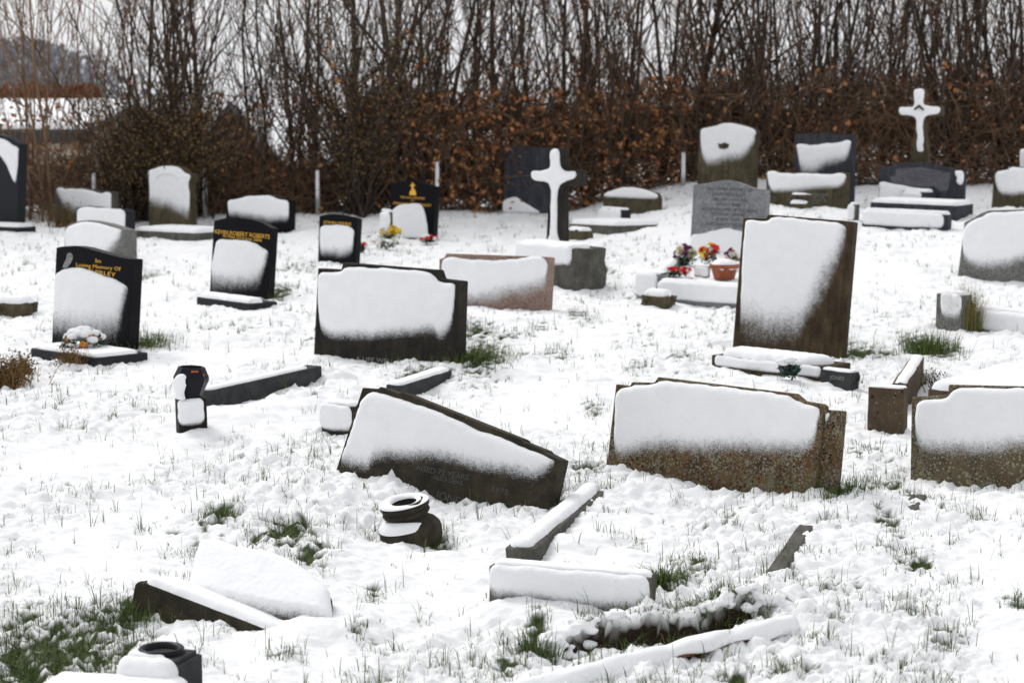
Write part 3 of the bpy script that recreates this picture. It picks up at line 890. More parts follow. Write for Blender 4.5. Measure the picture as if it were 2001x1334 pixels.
def scatter_grass():
    r = np.random.default_rng(5)
    # roots spread over the plot, thicker near by; each root sends up a few blades
    n = 330000
    yy = 4.6 + (24 - 4.6) * r.random(n) ** 1.6
    xx = (r.random(n) * 2 - 1) * 0.33 * (yy + 2)
    b = bareness(xx, yy)
    k = knobbly(xx, yy)
    cl = smooth(0.05, 0.85, perlin(xx / 0.20, yy / 0.20, 61) + 0.6 * perlin(xx / 0.06, yy / 0.06, 62) + 0.25)
    p = 0.006 + 0.19 * cl * (0.10 + k) + 0.80 * smooth(0.25, 0.8, b)
    keep = r.random(n) < p
    x, y, b, cl = xx[keep], yy[keep], b[keep], cl[keep]
    cnt = 1 + r.poisson(1.1 + 2.6 * cl)
    cnt = np.where(b > 0.5, 2, cnt)
    size = r.lognormal(0, 0.38, len(x))
    ix = np.repeat(np.arange(len(x)), cnt)
    m = len(ix)
    az = r.random(m) * 6.283
    off = np.abs(r.normal(0, 0.007, m))
    x = x[ix] + np.cos(az) * off; y = y[ix] + np.sin(az) * off; b = b[ix]
    lean = np.abs(r.normal(0.65, 0.5, m))
    length = np.clip(r.normal(0.041, 0.014, m) * size[ix], 0.015, 0.11)
    width = np.clip(r.normal(0.0021, 0.0005, m), 0.0012, 0.0034) * (1 + 0.04 * np.maximum(y - 9, 0))
    tint = np.clip(r.beta(2.0, 2.6, m) * 0.86 + (r.random(m) < 0.05) * 0.4, 0, 1)
    return grass_object('grass', x, y, length, lean, az, width, tint), m
g, ng = scatter_grass()
tag(g, 'green grass blades and turf poking up through the thin snow', 'grass', kind='stuff')

def tuft(name, label, cat, px, py, n, h, spread, tlo, thi, lean=0.45, width=0.003, seed=0, dz=0.0):
    """a clump of long blades that grows from one spot"""
    r = np.random.default_rng(seed)
    q = at(px, py)
    x = q[0] + r.normal(0, spread, n); y = q[1] + r.normal(0, spread * 0.8, n)
    z = surf(x, y) + dz
    o = thing(name, label, cat, (q[0], q[1], float(surf(q[0], q[1])[0]) + dz))
    az = np.arctan2(y - q[1], x - q[0]) + r.normal(0, 0.7, n)
    v, f, t = blades(x, y, z, np.clip(r.normal(h, h * 0.3, n), h * 0.3, h * 1.8), np.abs(r.normal(lean, 0.3, n)), az, np.full(n, width), np.clip(r.uniform(tlo, thi, n), 0, 1))
    ob = part('blades', v, f, M['grass'], o, True)
    fattr(ob.data, 'tint', t); ob['kind'] = 'stuff'
    return o
tuft('grass_tuft', 'tall green grass tuft beside the block right of the brown headstone', 'grass tuft', 1815, 695, 620, .13, .075, .3, .85, .5, .0035, 1)
tuft('grass_tuft', 'straw-brown grass tuft hanging beside the grey block at the right', 'grass tuft', 1890, 648, 800, .21, .035, .86, 1.0, .30, .0035, 2)
tuft('grass_tuft', 'dark grass tuft at the right foot of the lichened headstone', 'grass tuft', 1632, 985, 420, .055, .075, .2, .8, .6, .0028, 3)
tuft('grass_tuft', 'bright grass clump against the right side of the dark stepped headstone', 'grass tuft', 925, 722, 700, .075, .10, .4, .85, .6, .0032, 4)
tuft('grass_tuft', 'grass tuft growing on the bank above the sunken tilted stone', 'grass tuft', 432, 1030, 260, .05, .035, .3, .8, .6, .0028, 5)
tuft('grass_tuft', 'long grass overhanging the dark soil bank at the bottom', 'grass tuft', 1400, 1222, 700, .045, .075, .15, .75, 1.1, .003, 6)
tuft('grass_tuft', 'short dark grass drooping over the middle of the soil bank', 'grass tuft', 1240, 1240, 350, .04, .06, .1, .6, 1.0, .003, 16)
tuft('grass_tuft', 'few grass blades at the right end of the soil bank', 'grass tuft', 1480, 1216, 160, .035, .03, .1, .6, .9, .003, 17)
tuft('grass_tuft', 'grass clump breaking the snow between the low kerbs', 'grass tuft', 1300, 1165, 520, .065, .05, .25, .8, .8, .003, 7)
tuft('grass_tuft', 'dark grass clump at the left end of the soil bank', 'grass tuft', 1048, 1275, 300, .07, .03, .1, .6, .6, .003, 8)
tuft('straw_tuft', 'dry straw grass inside the rusty kerb beside the square block', 'grass tuft', 1790, 752, 200, .10, .03, .9, 1.0, .35, .003, 9)
tuft('grass_tuft', 'grass fringe at the left end of the sunken dark plinth', 'grass tuft', 258, 1205, 380, .06, .05, .2, .7, .6, .0028, 10)
tuft('grass_tuft', 'small grass tuft beside the base of the plain cross', 'grass tuft', 1165, 540, 160, .08, .07, .3, .8, .6, .004, 12)
tuft('grass_tuft', 'grass patch behind the right side of the owl headstone', 'grass tuft', 283, 680, 420, .085, .10, .4, .85, .6, .004, 13)

# ------------------------------------------------------------------ the hedge of grown-out trees
M['bark'] = mat_plain('dark_bark', (0.050, 0.034, 0.024), 0.9, 0.5, 14)
M['twig'] = mat_plain('brown_twigs', (0.115, 0.070, 0.045), 0.85, 0.45, 3)
M['tanbark'] = mat_plain('tan_bark', (0.20, 0.125, 0.075), 0.85, 0.35, 4)
M['leaf'] = mat_plain('russet_leaves', (0.34, 0.150, 0.060), 0.8, 0.7, 22, 0.2, 0)
M['olive'] = mat_plain('olive_leaves', (0.19, 0.125, 0.048), 0.7, 0.6, 14, 0.3, 0)

def rand_perp(rng, d):
    v = rng.normal(0, 1, 3); v -= d * (v @ d)
    return v / (np.linalg.norm(v) + 1e-9)

def branch_path(rng, p, d, L, n, wander, up):
    pts = [np.array(p, float)]; d = unit(np.array(d, float))
    for i in range(n):
        d = unit(d + rng.normal(0, wander, 3) + np.array([0, 0, up]))
        pts.append(pts[-1] + d * L / n)
    return np.array(pts)

def sweep(branches, sides):
    """tubes along many branches -> vertices, quads"""
    vs, fs, o = [], [], 0
    for pts, r0, r1 in branches:
        n = len(pts)
        tan = np.gradient(pts, axis=0); tan /= np.linalg.norm(tan, axis=1)[:, None] + 1e-9
        ref = np.array([1.0, 0.13, 0.07]) if abs(tan[0][0]) < 0.8 else np.array([0.1, 1.0, 0.0])
        a = np.cross(tan, ref); a /= np.linalg.norm(a, axis=1)[:, None] + 1e-9
        b = np.cross(tan, a)
        rad = np.linspace(r0, r1, n)[:, None, None]
        ang = np.arange(sides) * 2 * math.pi / sides
        ring = pts[:, None, :] + rad * (np.cos(ang)[None, :, None] * a[:, None, :] + np.sin(ang)[None, :, None] * b[:, None, :])
        vs.append(ring.reshape(-1, 3))
        i = np.arange(n - 1)[:, None] * sides; k = np.arange(sides)[None, :]; k2 = (k + 1) % sides
        fs.append((np.stack([i + k, i + k2, i + sides + k2, i + sides + k], -1).reshape(-1, 4)) + o)
        o += n * sides
    return np.concatenate(vs), np.concatenate(fs)

def leaf_quads(rng, pts, size, flat=0.6):
    n = len(pts)
    a = rng.normal(0, 1, (n, 3)); a /= np.linalg.norm(a, axis=1)[:, None]
    b = np.cross(a, rng.normal(0, 1, (n, 3))); b /= np.linalg.norm(b, axis=1)[:, None]
    s = (size * rng.uniform(0.6, 1.3, n))[:, None]
    v = np.stack([pts - a * s, pts + b * s * flat, pts + a * s, pts - b * s * flat], 1).reshape(-1, 3)
    f = np.arange(n * 4).reshape(n, 4)
    return v, f

def tree_proto(seed, H, r0, stems, limbs, twigs, spread, leaves, low=0.03, leaf_to=1.7, kind='hedge'):
    rng = np.random.default_rng(seed)
    wood, tw, lp = [], [], []
    for s in range(stems):
        base = np.array([rng.normal(0, 0.05) if stems > 1 else 0, rng.normal(0, 0.05) if stems > 1 else 0, -0.1])
        d0 = np.array([rng.normal(0, 0.05 + 0.11 * (stems > 1)), rng.normal(0, 0.05 + 0.11 * (stems > 1)), 1])
        h = H * rng.uniform(0.85, 1.05)
        st_ = branch_path(rng, base, d0, h, 13, 0.055, 0.06)
        rr = r0 * (1 if stems == 1 else rng.uniform(0.5, 0.9))
        wood.append((st_, rr, rr * 0.16))
        for k in range(limbs):
            t = low + (0.93 - low) * rng.uniform(0, 1) ** 1.35
            i = t * 13; i0 = min(int(i), 12)
            p = st_[i0] + (st_[i0 + 1] - st_[i0]) * (i - i0)
            az = rng.uniform(0, 6.283)
            ang = rng.uniform(0.3, 0.95)
            d = np.array([math.cos(az) * math.sin(ang), math.sin(az) * math.sin(ang), math.cos(ang)])
            L = (h * (1 - t) * 0.55 + 0.45) * rng.uniform(0.55, 1.1) * spread
            lr = rr * (1 - 0.78 * t) * rng.uniform(0.32, 0.6)
            lb = branch_path(rng, p, d, L, 7, 0.13, 0.17)
            wood.append((lb, max(lr, 0.005), 0.0035))
            for q in range(twigs):
                tt = rng.uniform(0.15, 1.0) * 7; j = min(int(tt), 6)
                pp = lb[j] + (lb[j + 1] - lb[j]) * (tt - j)
                td = unit(lb[j + 1] - lb[j]) + rand_perp(rng, unit(lb[j + 1] - lb[j])) * rng.uniform(0.5, 1.1)
                TL = rng.uniform(0.22, 0.62)
                tp = branch_path(rng, pp, td, TL, 4, 0.14, 0.15)
                tw.append((tp, 0.0058, 0.0026))
                for u in range(1 + (q % 2)):
                    jj = rng.integers(1, 4)
                    sd = unit(tp[jj + 1] - tp[jj]) + rand_perp(rng, unit(tp[jj + 1] - tp[jj])) * rng.uniform(0.5, 1.0)
                    tw.append((branch_path(rng, tp[jj], sd, rng.uniform(0.12, 0.32), 2, 0.12, 0.1), 0.0036, 0.0020))
                if tp[-1][2] < leaf_to * rng.uniform(0.5, 1.25) and rng.random() < leaves:
                    for u in range(rng.integers(2, 6)):
                        lp.append(tp[rng.integers(1, 5)] + rng.normal(0, 0.025, 3))
                elif rng.random() < leaves * 0.10:
                    lp.append(tp[-1] + rng.normal(0, 0.02, 3))
    wv, wf = sweep(wood, 6)
    tv, tf = sweep(tw, 3)
    out = [('trunk', fast_mesh('trunk', wv, wf), M['tanbark' if kind == 'tan' else 'bark']),
           ('crown', fast_mesh('crown', tv, tf), M['tanbark' if kind == 'tan' else 'twig'])]
    if lp:
        v, f = leaf_quads(rng, np.array(lp), 0.030)
        out.append(('leaves', fast_mesh('leaves', v, f, False), M['leaf']))
    for _, me, m in out: me.materials.append(m)
    return out

LEAFY = [tree_proto(100 + i, 4.9 + 0.35 * (i % 3), 0.026 + 0.007 * (i % 3), 1, 24, 6, 0.80, 0.9) for i in range(4)]
BARE = [tree_proto(140 + i, 5.0 + 0.4 * (i % 3), 0.023 + 0.007 * (i % 3), 1 + (i % 3 == 1), 18, 5, 0.85, 0.18, leaf_to=1.3) for i in range(4)]
MULTI = [tree_proto(180 + i, 5.0, 0.028, 3, 9, 5, 0.70, 0.15, leaf_to=1.2) for i in range(2)]
TAN = [tree_proto(220 + i, 4.2, 0.022, 3, 8, 6, 1.05, 0.05, low=0.05, kind='tan') for i in range(3)]

PLANTED = []
def plant(protos, name, label, cat, x, y, group, rng):
    pr = protos[rng.integers(len(protos))]
    o = thing(name, label, cat, (x, y, float(ground0(x, y)) - 0.02), group)
    o.rotation_euler = (0, 0, rng.uniform(0, 6.283))
    s = rng.uniform(0.82, 1.18)
    o.scale = (s, s, s * rng.uniform(0.92, 1.1))
    for nm, me, m in pr:
        c = bpy.data.objects.new(nm, me); COL.objects.link(c); c.parent = o
        if nm == 'leaves': c['kind'] = 'stuff'
    PLANTED.append(o)
    return o

def zone(x):
    px = 1000.5 + x / 22.6 * FPX
    for lim, nm, g in [(-60, 'beyond the left edge of the picture', 'hedge trees beyond the left edge'), (440, 'behind the ornate white headstone at left', 'hedge trees behind the ornate left headstone'), (700, 'behind the arched dark headstone', 'hedge trees behind the arched dark headstone'),
                   (930, 'behind the black headstone with flowers', 'hedge trees behind the black headstone with flowers'), (1170, 'behind the big slate headstone', 'hedge trees behind the slate headstone'),
                   (1350, 'behind the domed low headstone', 'hedge trees behind the domed headstone'), (1500, 'behind the tall ornate headstone', 'hedge trees behind the tall ornate headstone'), (1690, 'behind the tall wavy slate headstone', 'hedge trees behind the wavy slate headstone'),
                   (1900, 'behind the tall cross at right', 'hedge trees behind the tall cross'), (9999, 'at the far right edge', 'hedge trees at the far right edge')]:
        if px < lim: return nm, g
hr = np.random.default_rng(77)
x = -8.0
while x < 8.0:
    for row in range(2):
        xx = x + hr.uniform(-0.09, 0.09); yy = 22.35 + 0.95 * row + hr.uniform(-0.15, 0.15) + 0.02 * xx
        px = 1000.5 + xx / yy * FPX
        nm, g = zone(xx)
        if px < 425 and row == 1 and hr.random() < .6: continue
        if 425 < px < 665 and hr.random() < 0.66: continue
        if px < 235:
            if row == 0 and hr.random() < 0.6:
                plant(TAN, 'sapling', 'thin tan leafless sapling ' + nm, 'sapling', xx, yy, g.replace('hedge trees', 'tan saplings'), hr)
            continue
        pro = LEAFY if (700 < px < 1370 and hr.random() < 0.75) else (MULTI if px > 1450 and hr.random() < 0.45 else BARE)
        kind = 'bare brown hedge tree' if pro is not LEAFY else 'hedge tree with clinging russet leaves'
        plant(pro, 'hedge_tree', kind + ' ' + nm, 'tree', xx, yy, (g if pro is not LEAFY else g.replace('hedge trees', 'russet-leaved hedge trees')), hr)
    x += hr.uniform(0.23, 0.35)

ORD = ['leftmost', 'second', 'third', 'fourth', 'fifth', 'sixth', 'seventh', 'eighth', 'ninth', 'tenth', 'eleventh', 'twelfth', 'thirteenth', 'fourteenth', 'fifteenth', 'sixteenth', 'seventeenth', 'eighteenth', 'nineteenth', 'twentieth'] + ['twenty-' + q for q in ('first', 'second', 'third', 'fourth', 'fifth', 'sixth', 'seventh', 'eighth', 'ninth')]
by = {}
for o in PLANTED: by.setdefault(o['label'], []).append(o)
for lab, os_ in by.items():
    if len(os_) < 2: continue
    os_.sort(key=lambda q: q.location.x / q.location.y)
    for i, o in enumerate(os_):
        o['label'] = (ORD[i] + ' ' + lab) if i == 0 else ORD[i] + ' ' + lab.replace(' behind ', ' from the left behind ').replace('tree at the far', 'tree from the left at the far').replace(' beyond', ' from the left beyond')

def evergreen(px, py_base, H, R, label, n, seed, mat='olive', y=22.0):
    rng = np.random.default_rng(seed)
    xx = (px - 1000.5) / FPX * y; zz = float(ground0(xx, y))
    o = thing('evergreen_shrub', label, 'shrub', (xx, y, zz))
    br, lp = [], []
    for s in range(70):
        az = rng.uniform(0, 6.283)
        d = np.array([math.cos(az) * 0.4, math.sin(az) * 0.4, 1])
        b0 = np.array([xx + rng.normal(0, R * 0.35), y + rng.normal(0, R * 0.35), zz])
        p = branch_path(rng, b0, d, H * rng.uniform(0.6, 1.1), 8, 0.16, 0.05)
        br.append((p, 0.012, 0.003))
        for q in range(8):
            j = rng.integers(2, 8)
            t = branch_path(rng, p[j], rng.normal(0, 0.7, 3) + [0, 0, 0.6], rng.uniform(.2, .5), 3, 0.2, 0.05)
            br.append((t, 0.004, 0.002))
            for u in range(int(n / 560)):
                lp.append(t[rng.integers(0, 4)] + rng.normal(0, 0.05, 3))
    v, f = sweep(br, 4); part('stem', v, f, M['bark'], o, True)
    v, f = leaf_quads(rng, np.array(lp), 0.020, 0.35); part('foliage', v, f, M[mat], o)['kind'] = 'stuff'
    return o
evergreen(335, 440, 1.8, 0.42, 'dense olive-brown evergreen shrub behind the ornate white headstone', 6700, 3)
evergreen(262, 440, 1.4, 0.32, 'low olive shrub in the hedge between low and ornate headstones at left', 4500, 4)
evergreen(705, 440, 2.6, 0.30, 'dark green evergreen shrub in the hedge above the small black headstone', 5000, 5)

# tangle of twigs and dead leaves along the hedge foot
rng = np.random.default_rng(55)
br = []
for i in range(19000):
    x = rng.uniform(-7.5, 7.5); y = 22.7 + rng.uniform(-0.55, 0.95)
    px = 1000.5 + x / y * FPX
    top = 0.55 if px < 235 else (0.42 if 410 < px < 660 else (.8 if px < 650 else 1.12))
    if px < 235 and rng.random() < 0.5: continue
    z = float(ground0(x, y)) + rng.uniform(0, 1) ** 1.35 * top
    d = np.array([rng.normal(0, 0.8), rng.normal(0, 0.4), rng.uniform(0.0, 1.1)])
    br.append((branch_path(rng, (x, y, z), d, rng.uniform(0.25, 0.7), 2, 0.25, 0.02), 0.0062, 0.0030))
v, f = sweep(br, 3)
M['tangle'] = mat_plain('russet_tangle', (0.165, 0.098, 0.058), 0.85, 0.45, 6)
tag(part('undergrowth', v, f, M['tangle'], None, True), 'tangle of dark brown twigs filling the foot of the hedge', 'undergrowth', kind='stuff')
lp = []
for i in range(34000):
    x = rng.uniform(-7.5, 7.5); y = 22.7 + rng.uniform(-0.75, 0.8)
    px = 1000.5 + x / y * FPX
    w = 1.0 if 690 < px < 1340 else (0.24 if px < 690 else 0.13)
    if rng.random() > w: continue
    h = rng.uniform(0, 1) ** 0.85 * 1.35
    if perlin(x / 0.16, (h + 3) / 0.16, 91) < -0.15: continue
    lp.append((x, y, float(ground0(x, y)) + h))
v, f = leaf_quads(rng, np.array(lp), 0.033)
tag(part('dead_leaves', v, f, M['leaf'], None), 'russet dead leaves hanging in the lower hedge', 'leaves', kind='stuff')

# ------------------------------------------------------------------ beyond the hedge
M['cream'] = mat_plain('cream_render', (0.42, 0.37, 0.29), 0.9, 0.12, 6)
M['darkbrick'] = mat_plain('dark_brick', (0.09, 0.055, 0.042), 0.9, 0.35, 12)
M['fascia'] = mat_plain('dark_fascia', (0.025, 0.024, 0.024), 0.6, 0.2, 8)
M['slates'] = mat_plain('grey_roof_slates', (0.075, 0.077, 0.082), 0.7, 0.3, 9)
M['glass'] = mat_polished('window_glass', (0.02, 0.024, 0.028), 0.08)
M['redhedge'] = mat_plain('far_beech_leaves', (0.20, 0.055, 0.020), 0.9, 0.5, 2.5)
M['farwood'] = mat_plain('hazy_snowy_far_wood', (0.20, 0.215, 0.24), 1.0, 0.35, 0.35)  # snow-dusted trees, with the blue-grey of distance haze put into the colour

def pxat(px, py, Y):
    r = ray(px, py); return CAM + r * (Y / r[1])

def house(label, loc, rz, L, W, eave, ridge, wallmat, over=0.35, windows=()):
    """gabled house: ridge along its own x axis"""
    o = thing('house', label, 'house', loc)
    o.rotation_euler = (0, 0, rz)
    def sub(name, verts, faces, mat, par=o):
        me = bpy.data.meshes.new(name); me.from_pydata(verts, [], faces); me.update(); me.materials.append(mat)
        c = bpy.data.objects.new(name, me); COL.objects.link(c); c.parent = par; return c
    l, w = L / 2, W / 2
    sub('wall', [(-l,-w,-1),(l,-w,-1),(l,w,-1),(-l,w,-1),(-l,-w,eave),(l,-w,eave),(l,w,eave),(-l,w,eave),(-l,0,ridge-.02),(l,0,ridge-.02)],
        [(0,1,5,4),(2,3,7,6),(1,2,6,9,5),(3,0,4,8,7)], wallmat)
    sl = (ridge - eave) / w
    def slope(s, dz0, dz1, ov, name, mat, par=o):
        e = eave - sl * ov
        y = s * (w + ov); x = l + ov
        vs = [(-x, 0, ridge + dz0), (x, 0, ridge + dz0), (x, y, e + dz0), (-x, y, e + dz0), (-x, 0, ridge + dz1), (x, 0, ridge + dz1), (x, y, e + dz1), (-x, y, e + dz1)]
        return sub(name, vs, [(0,1,2,3),(7,6,5,4),(0,4,5,1),(1,5,6,2),(2,6,7,3),(3,7,4,0)], mat, par)
    for s in (-1, 1):
        r_ = slope(s, 0, .10, over, 'roof', M['slates'])
        slope(s, .104, .19, over - .04, 'snow_cover', M['snow'], r_)
    y = -(w + over) - .03
    e = eave - sl * over
    sub('fascia', [(-l-over,y,e-.16),(l+over,y,e-.16),(l+over,y+.028,e-.16),(-l-over,y+.028,e-.16),(-l-over,y,e+.06),(l+over,y,e+.06),(l+over,y+.028,e+.06),(-l-over,y+.028,e+.06)],
        [(0,1,5,4),(1,2,6,5),(2,3,7,6),(3,0,4,7),(4,5,6,7),(3,2,1,0)], M['fascia'])
    for (x0, x1, z0, z1) in windows:
        y = -w - .01
        wd = sub('window', [(x0,y,z0),(x1,y,z0),(x1,y,z1),(x0,y,z1)], [(0,1,2,3)], M['glass'])
        fr = []; ff = []
        for (a, b, c, d_) in ((x0-.06,x1+.06,z0-.06,z0),(x0-.06,x1+.06,z1,z1+.06),(x0-.06,x0,z0,z1),(x1,x1+.06,z0,z1),((x0+x1)/2-.03,(x0+x1)/2+.03,z0,z1)):
            k = len(fr)
            fr += [(a,y-.03,c),(b,y-.03,c),(b,y-.03,d_),(a,y-.03,d_),(a,y+.005,c),(b,y+.005,c),(b,y+.005,d_),(a,y+.005,d_)]
            ff += [(k,k+1,k+2,k+3),(k,k+4,k+5,k+1),(k+1,k+5,k+6,k+2),(k+2,k+6,k+7,k+3),(k+3,k+7,k+4,k)]
        sub('frame', fr, ff, M['snow'], wd)
    return o
p = pxat(20, 258, 37.5)
house('cream bungalow with a snowy roof behind the hedge at far left', (p[0] - 3.2, 40.5, p[2] - 2.4), math.radians(-4), 9.5, 6.0, 2.4, 2.86, M['cream'], windows=[(1.0, 2.2, .9, 1.9), (-2.2, -.8, .9, 1.9)])
p = pxat(478, 194, 37)
house('gabled house with one wide snow-covered roof slope behind the hedge', (p[0] + 1.05, 37.9, p[2] - 3.7), math.radians(40), 2.7, 3.2, 2.55, 3.55, M['darkbrick'], windows=[(0.5, 1.7, .5, 1.5)])
p = pxat(790, 275, 60)
house('low far house with snowy roof glimpsed through the hedge centre', (p[0], 62, p[2] - 3.0), math.radians(5), 6.5, 6.0, 2.3, 3.2, M['darkbrick'])

def far_hedge(name, label, x0, x1, y, z0, h, th, n, mat, seed, leaf=0.08):
    rng = np.random.default_rng(seed)
    o = thing(name, label, 'hedge', ((x0 + x1) / 2, y, z0))
    pts = np.stack([rng.uniform(x0, x1, n), y + rng.uniform(-th, th, n) * 0.5, z0 + rng.uniform(0, 1, n) * h * (1 + 0.06 * np.sin(rng.uniform(0, 6, n)))], 1)
    v, f = leaf_quads(rng, pts, leaf, 0.7); part('foliage', v, f, mat, o)
    br = []
    for i in range(int(abs(x1 - x0) * 4)):
        x = rng.uniform(x0, x1); br.append((branch_path(rng, (x, y, z0 - .1), (0, 0, 1), h * 0.95, 4, 0.1, 0.05), .03, .008))
    v, f = sweep(br, 4); part('stem', v, f, M['bark'], o, True)['kind'] = 'stuff'
    return o
p = pxat(60, 236, 66); q = pxat(60, 172, 66)
far_hedge('beech_hedge', 'long red-brown clipped hedge beyond the bungalow roof at left', p[0] - 8, p[0] + 2.2, 66, p[2] - 1.2, q[2] - p[2] + 1.2, 1.6, 16000, M['redhedge'], 8, .10)
for i, (px, py0, py1, Y, hw, lab) in enumerate([(1240, 262, 222, 90, 9, 'dark far hedge line on the horizon behind the domed headstone'), (1480, 262, 214, 95, 6, 'dark far hedge line on the horizon behind the tall ornate headstone'), (1700, 262, 220, 100, 9, 'dark far hedge line on the horizon near the tall cross'), (800, 250, 222, 110, 16, 'dark far hedge line on the horizon left of centre')]):
    p = pxat(px, py0, Y); q = pxat(px, py1, Y)
    far_hedge('field_hedge', lab, p[0] - hw, p[0] + hw, Y, p[2] - 1, q[2] - p[2] + 1, 2.0, 9000, M['olive'], 20 + i, .14)

# far wooded hill at the left, many small crowns that read as one wood
rng = np.random.default_rng(9)
pts = []
for i in range(26000):
    x = rng.uniform(-155, -68); y = rng.uniform(300, 420)
    g = float(ground0(x, y))
    edge = smooth(-70, -96, x + 8 * perlin(y / 30, 0, 3))
    if rng.random() > edge: continue
    pts.append((x, y, g + rng.uniform(0, 1) * (4 + 6.5 * edge)))
v, f = leaf_quads(rng, np.array(pts), 0.62, 0.7)
tag(part('far_wood', v, f, M['farwood'], None), 'grey far-off wood on the snowy hill at upper left', 'wood', kind='stuff')

# concrete fence posts with wire along the hedge
M['wire'] = mat_plain('fence_wire', (0.10, 0.10, 0.10), 0.5, 0.2, 5)
for px, ptop, lab in [(187, 338, 'concrete fence post behind the low headstone at far left'), (402, 328, 'concrete fence post right of the ornate white headstone'), (622, 332, 'snow-faced fence post just left of the small black headstone'),
                      (855, 316, 'concrete fence post right of the black headstone with flowers'), (1334, 297, 'pale concrete fence post left of the tall ornate headstone')]:
    Y = 22.05
    x = (px - 1000.5) / FPX * Y
    z0 = float(ground0(x, Y)); z1 = pxat(px, ptop, Y)[2]
    o = thing('fence_post', lab, 'post', (x, Y, z0))
    box('shaft', (x, Y, z0 - .15), (1, 0, 0), (0, 1, 0), (0, 0, 1), .048, .07, z1 - z0 + .15, M['concrete'], o, .008)
    F_ = AxFrame((x, Y - .035, z0), (1, 0, 0), (0, 0, 1), (0, -1, 0))
    h = z1 - z0
    cover(F_, np.array([(-.022, h * .25), (.020, h * .25), (.021, h - .003), (-.021, h - .003)]), .012, M['snow_thin'], o, fade=.2, r=.012, cells=60)

# ------------------------------------------------------------------ build the headstones
ST = {}
def build_stone(k):
    F, P = k['F'], k['P']
    o = thing(k.get('name', 'headstone'), k['label'], k.get('cat', 'headstone'), P, k.get('group'))
    uv = F.poly(k['o'])
    def ext(a, b, L=0.14):
        dd = unit(a - b); return a + dd * L
    uv = np.vstack([[ext(uv[0], uv[1])], uv, [ext(uv[-1], uv[-2])]])
    prism('slab', F, uv, 0, -k['t'], M[k['mat']], o, 0.006 if k['mat'] != 'black' else 0.003)
    for i, s in enumerate(k['s']):
        cover(F, F.poly(s[0]), s[2] * .8, M['snow_thin'], o, fade=s[1], r=s[2] * 1.15, seed=len(ST) * 3 + i, cells=90 if P[1] < 12 else 60)
    for tx in k.get('tx', ()):
        lettering(F, tx[0], tx[1], tx[2], tx[3], M[tx[4]], o)
    ST[k['id']] = o
    return o
for k in S: build_stone(k)
SF = {k['id']: k['F'] for k in S}

# the lichened stone's set-back side slab
F = SF['lichen']; o = ST['lichen']
F2 = AxFrame(F.P - F.N * 0.03, F.U, F.V, F.N)
prism('side_slab', F2, F2.poly([(1560,1010),(1575,797),(1643,802),(1627,985),(1624,1015)]), 0, -.07, M['lichen'], o, .005)
cover(F2, F2.poly([(1612,806),(1622,807),(1620,822),(1611,830)]), .010, M['snow_thin'], o, fade=.03, r=.012, cells=24)
# raised slate panel
F = SF['blue']
prism('panel', AxFrame(F.P + F.N * .0015, F.U, F.V, F.N), F.poly([(1740,352),(1741,344),(1750,344),(1751,330),(1802,327),(1858,338),(1856,352),(1852,372),(1836,374),(1826,364),(1800,366),(1775,362),(1742,357)]), 0, -.003, M['slateface'], ST['blue'], 0)
# boss showing through the snow of the tall ornate stone
F = SF['ornate_tall']
prism('carved_boss', F, F.poly([(1405,280),(1410,282),(1418,279),(1427,283),(1424,290),(1415,292),(1407,290)]), .036, 0, M['sandstone'], ST['ornate_tall'], .004)
# arch moulding under the snow of the left ornate stone
F = SF['ornate_left']
arc = [(F.uv(331 + 24 * math.cos(a), 350 - 14 * math.sin(a))) for a in np.linspace(0.1, 3.04, 12)]
arc2 = [(F.uv(331 + 20 * math.cos(a), 350 - 10 * math.sin(a))) for a in np.linspace(3.04, 0.1, 12)]
prism('arch_moulding', F, np.array(arc + arc2), .042, 0, M['snow'], ST['ornate_left'], .006)
# chevron on the tall cross
F = SF['calvary']
prism('chevron', F, F.poly([(1787,213),(1798,205),(1807,214),(1805,217),(1797,210),(1789,216)]), .037, 0, M['sandstone'], ST['calvary'], .002)
# gold cross emblem and figure
F = SF['wavy_black']
prism('emblem', F, F.poly([(805,357),(808,357),(808,361),(811,361),(811,364),(808,364),(808,368),(811,371),(813,377),(813,382),(800,381),(801,375),(804,371),(805,364),(802,364),(802,361),(805,361)]), .0025, 0, M['gold'], ST['wavy_black'], 0)
# etched owl
F = SF['owl']
ow = prism('etched_owl', F, F.poly([(122,523),(126,512),(130,505),(131,497),(134,494),(139,494.5),(142,498),(142,505),(139,513),(134,520),(130,524)]), .0012, 0, M['owl'], ST['owl'], 0)
for ex in (134.5, 139):
    prism('eye', F, F.poly([(ex - 1.1, 500), (ex, 498.6), (ex + 1.1, 500), (ex, 501.4)]), .002, 0, M['black'], ow, 0)

# ------------------------------------------------------------------ blocks, kerbs and plinths
def gbox(name, A, B, depth, h, mat, parent, bev=.006, rough=0.0, cuts=0, seed=0, sink=.10, dz=0.0, tilt=0.0):
    """block whose front foot runs from pixel A to pixel B on the ground"""
    a, b = at(*A), at(*B)
    U = b - a; U[2] *= 1.0
    L = np.linalg.norm(U); U = U / L
    Vb = unit(np.cross(V3(0, 0, 1), U)); Vb[2] = 0
    if Vb[1] < 0: Vb = -Vb
    N = unit(np.cross(U, Vb))
    c = (a + b) / 2 + Vb * depth / 2 + V3(0, 0, dz)
    ob = box(name, c - N * sink, U, Vb, N, L, depth, h + sink, mat, parent, bev, rough, cuts, seed)
    return dict(o=ob, c=c, U=U, V=Vb, N=N, L=L, d=depth, h=h)

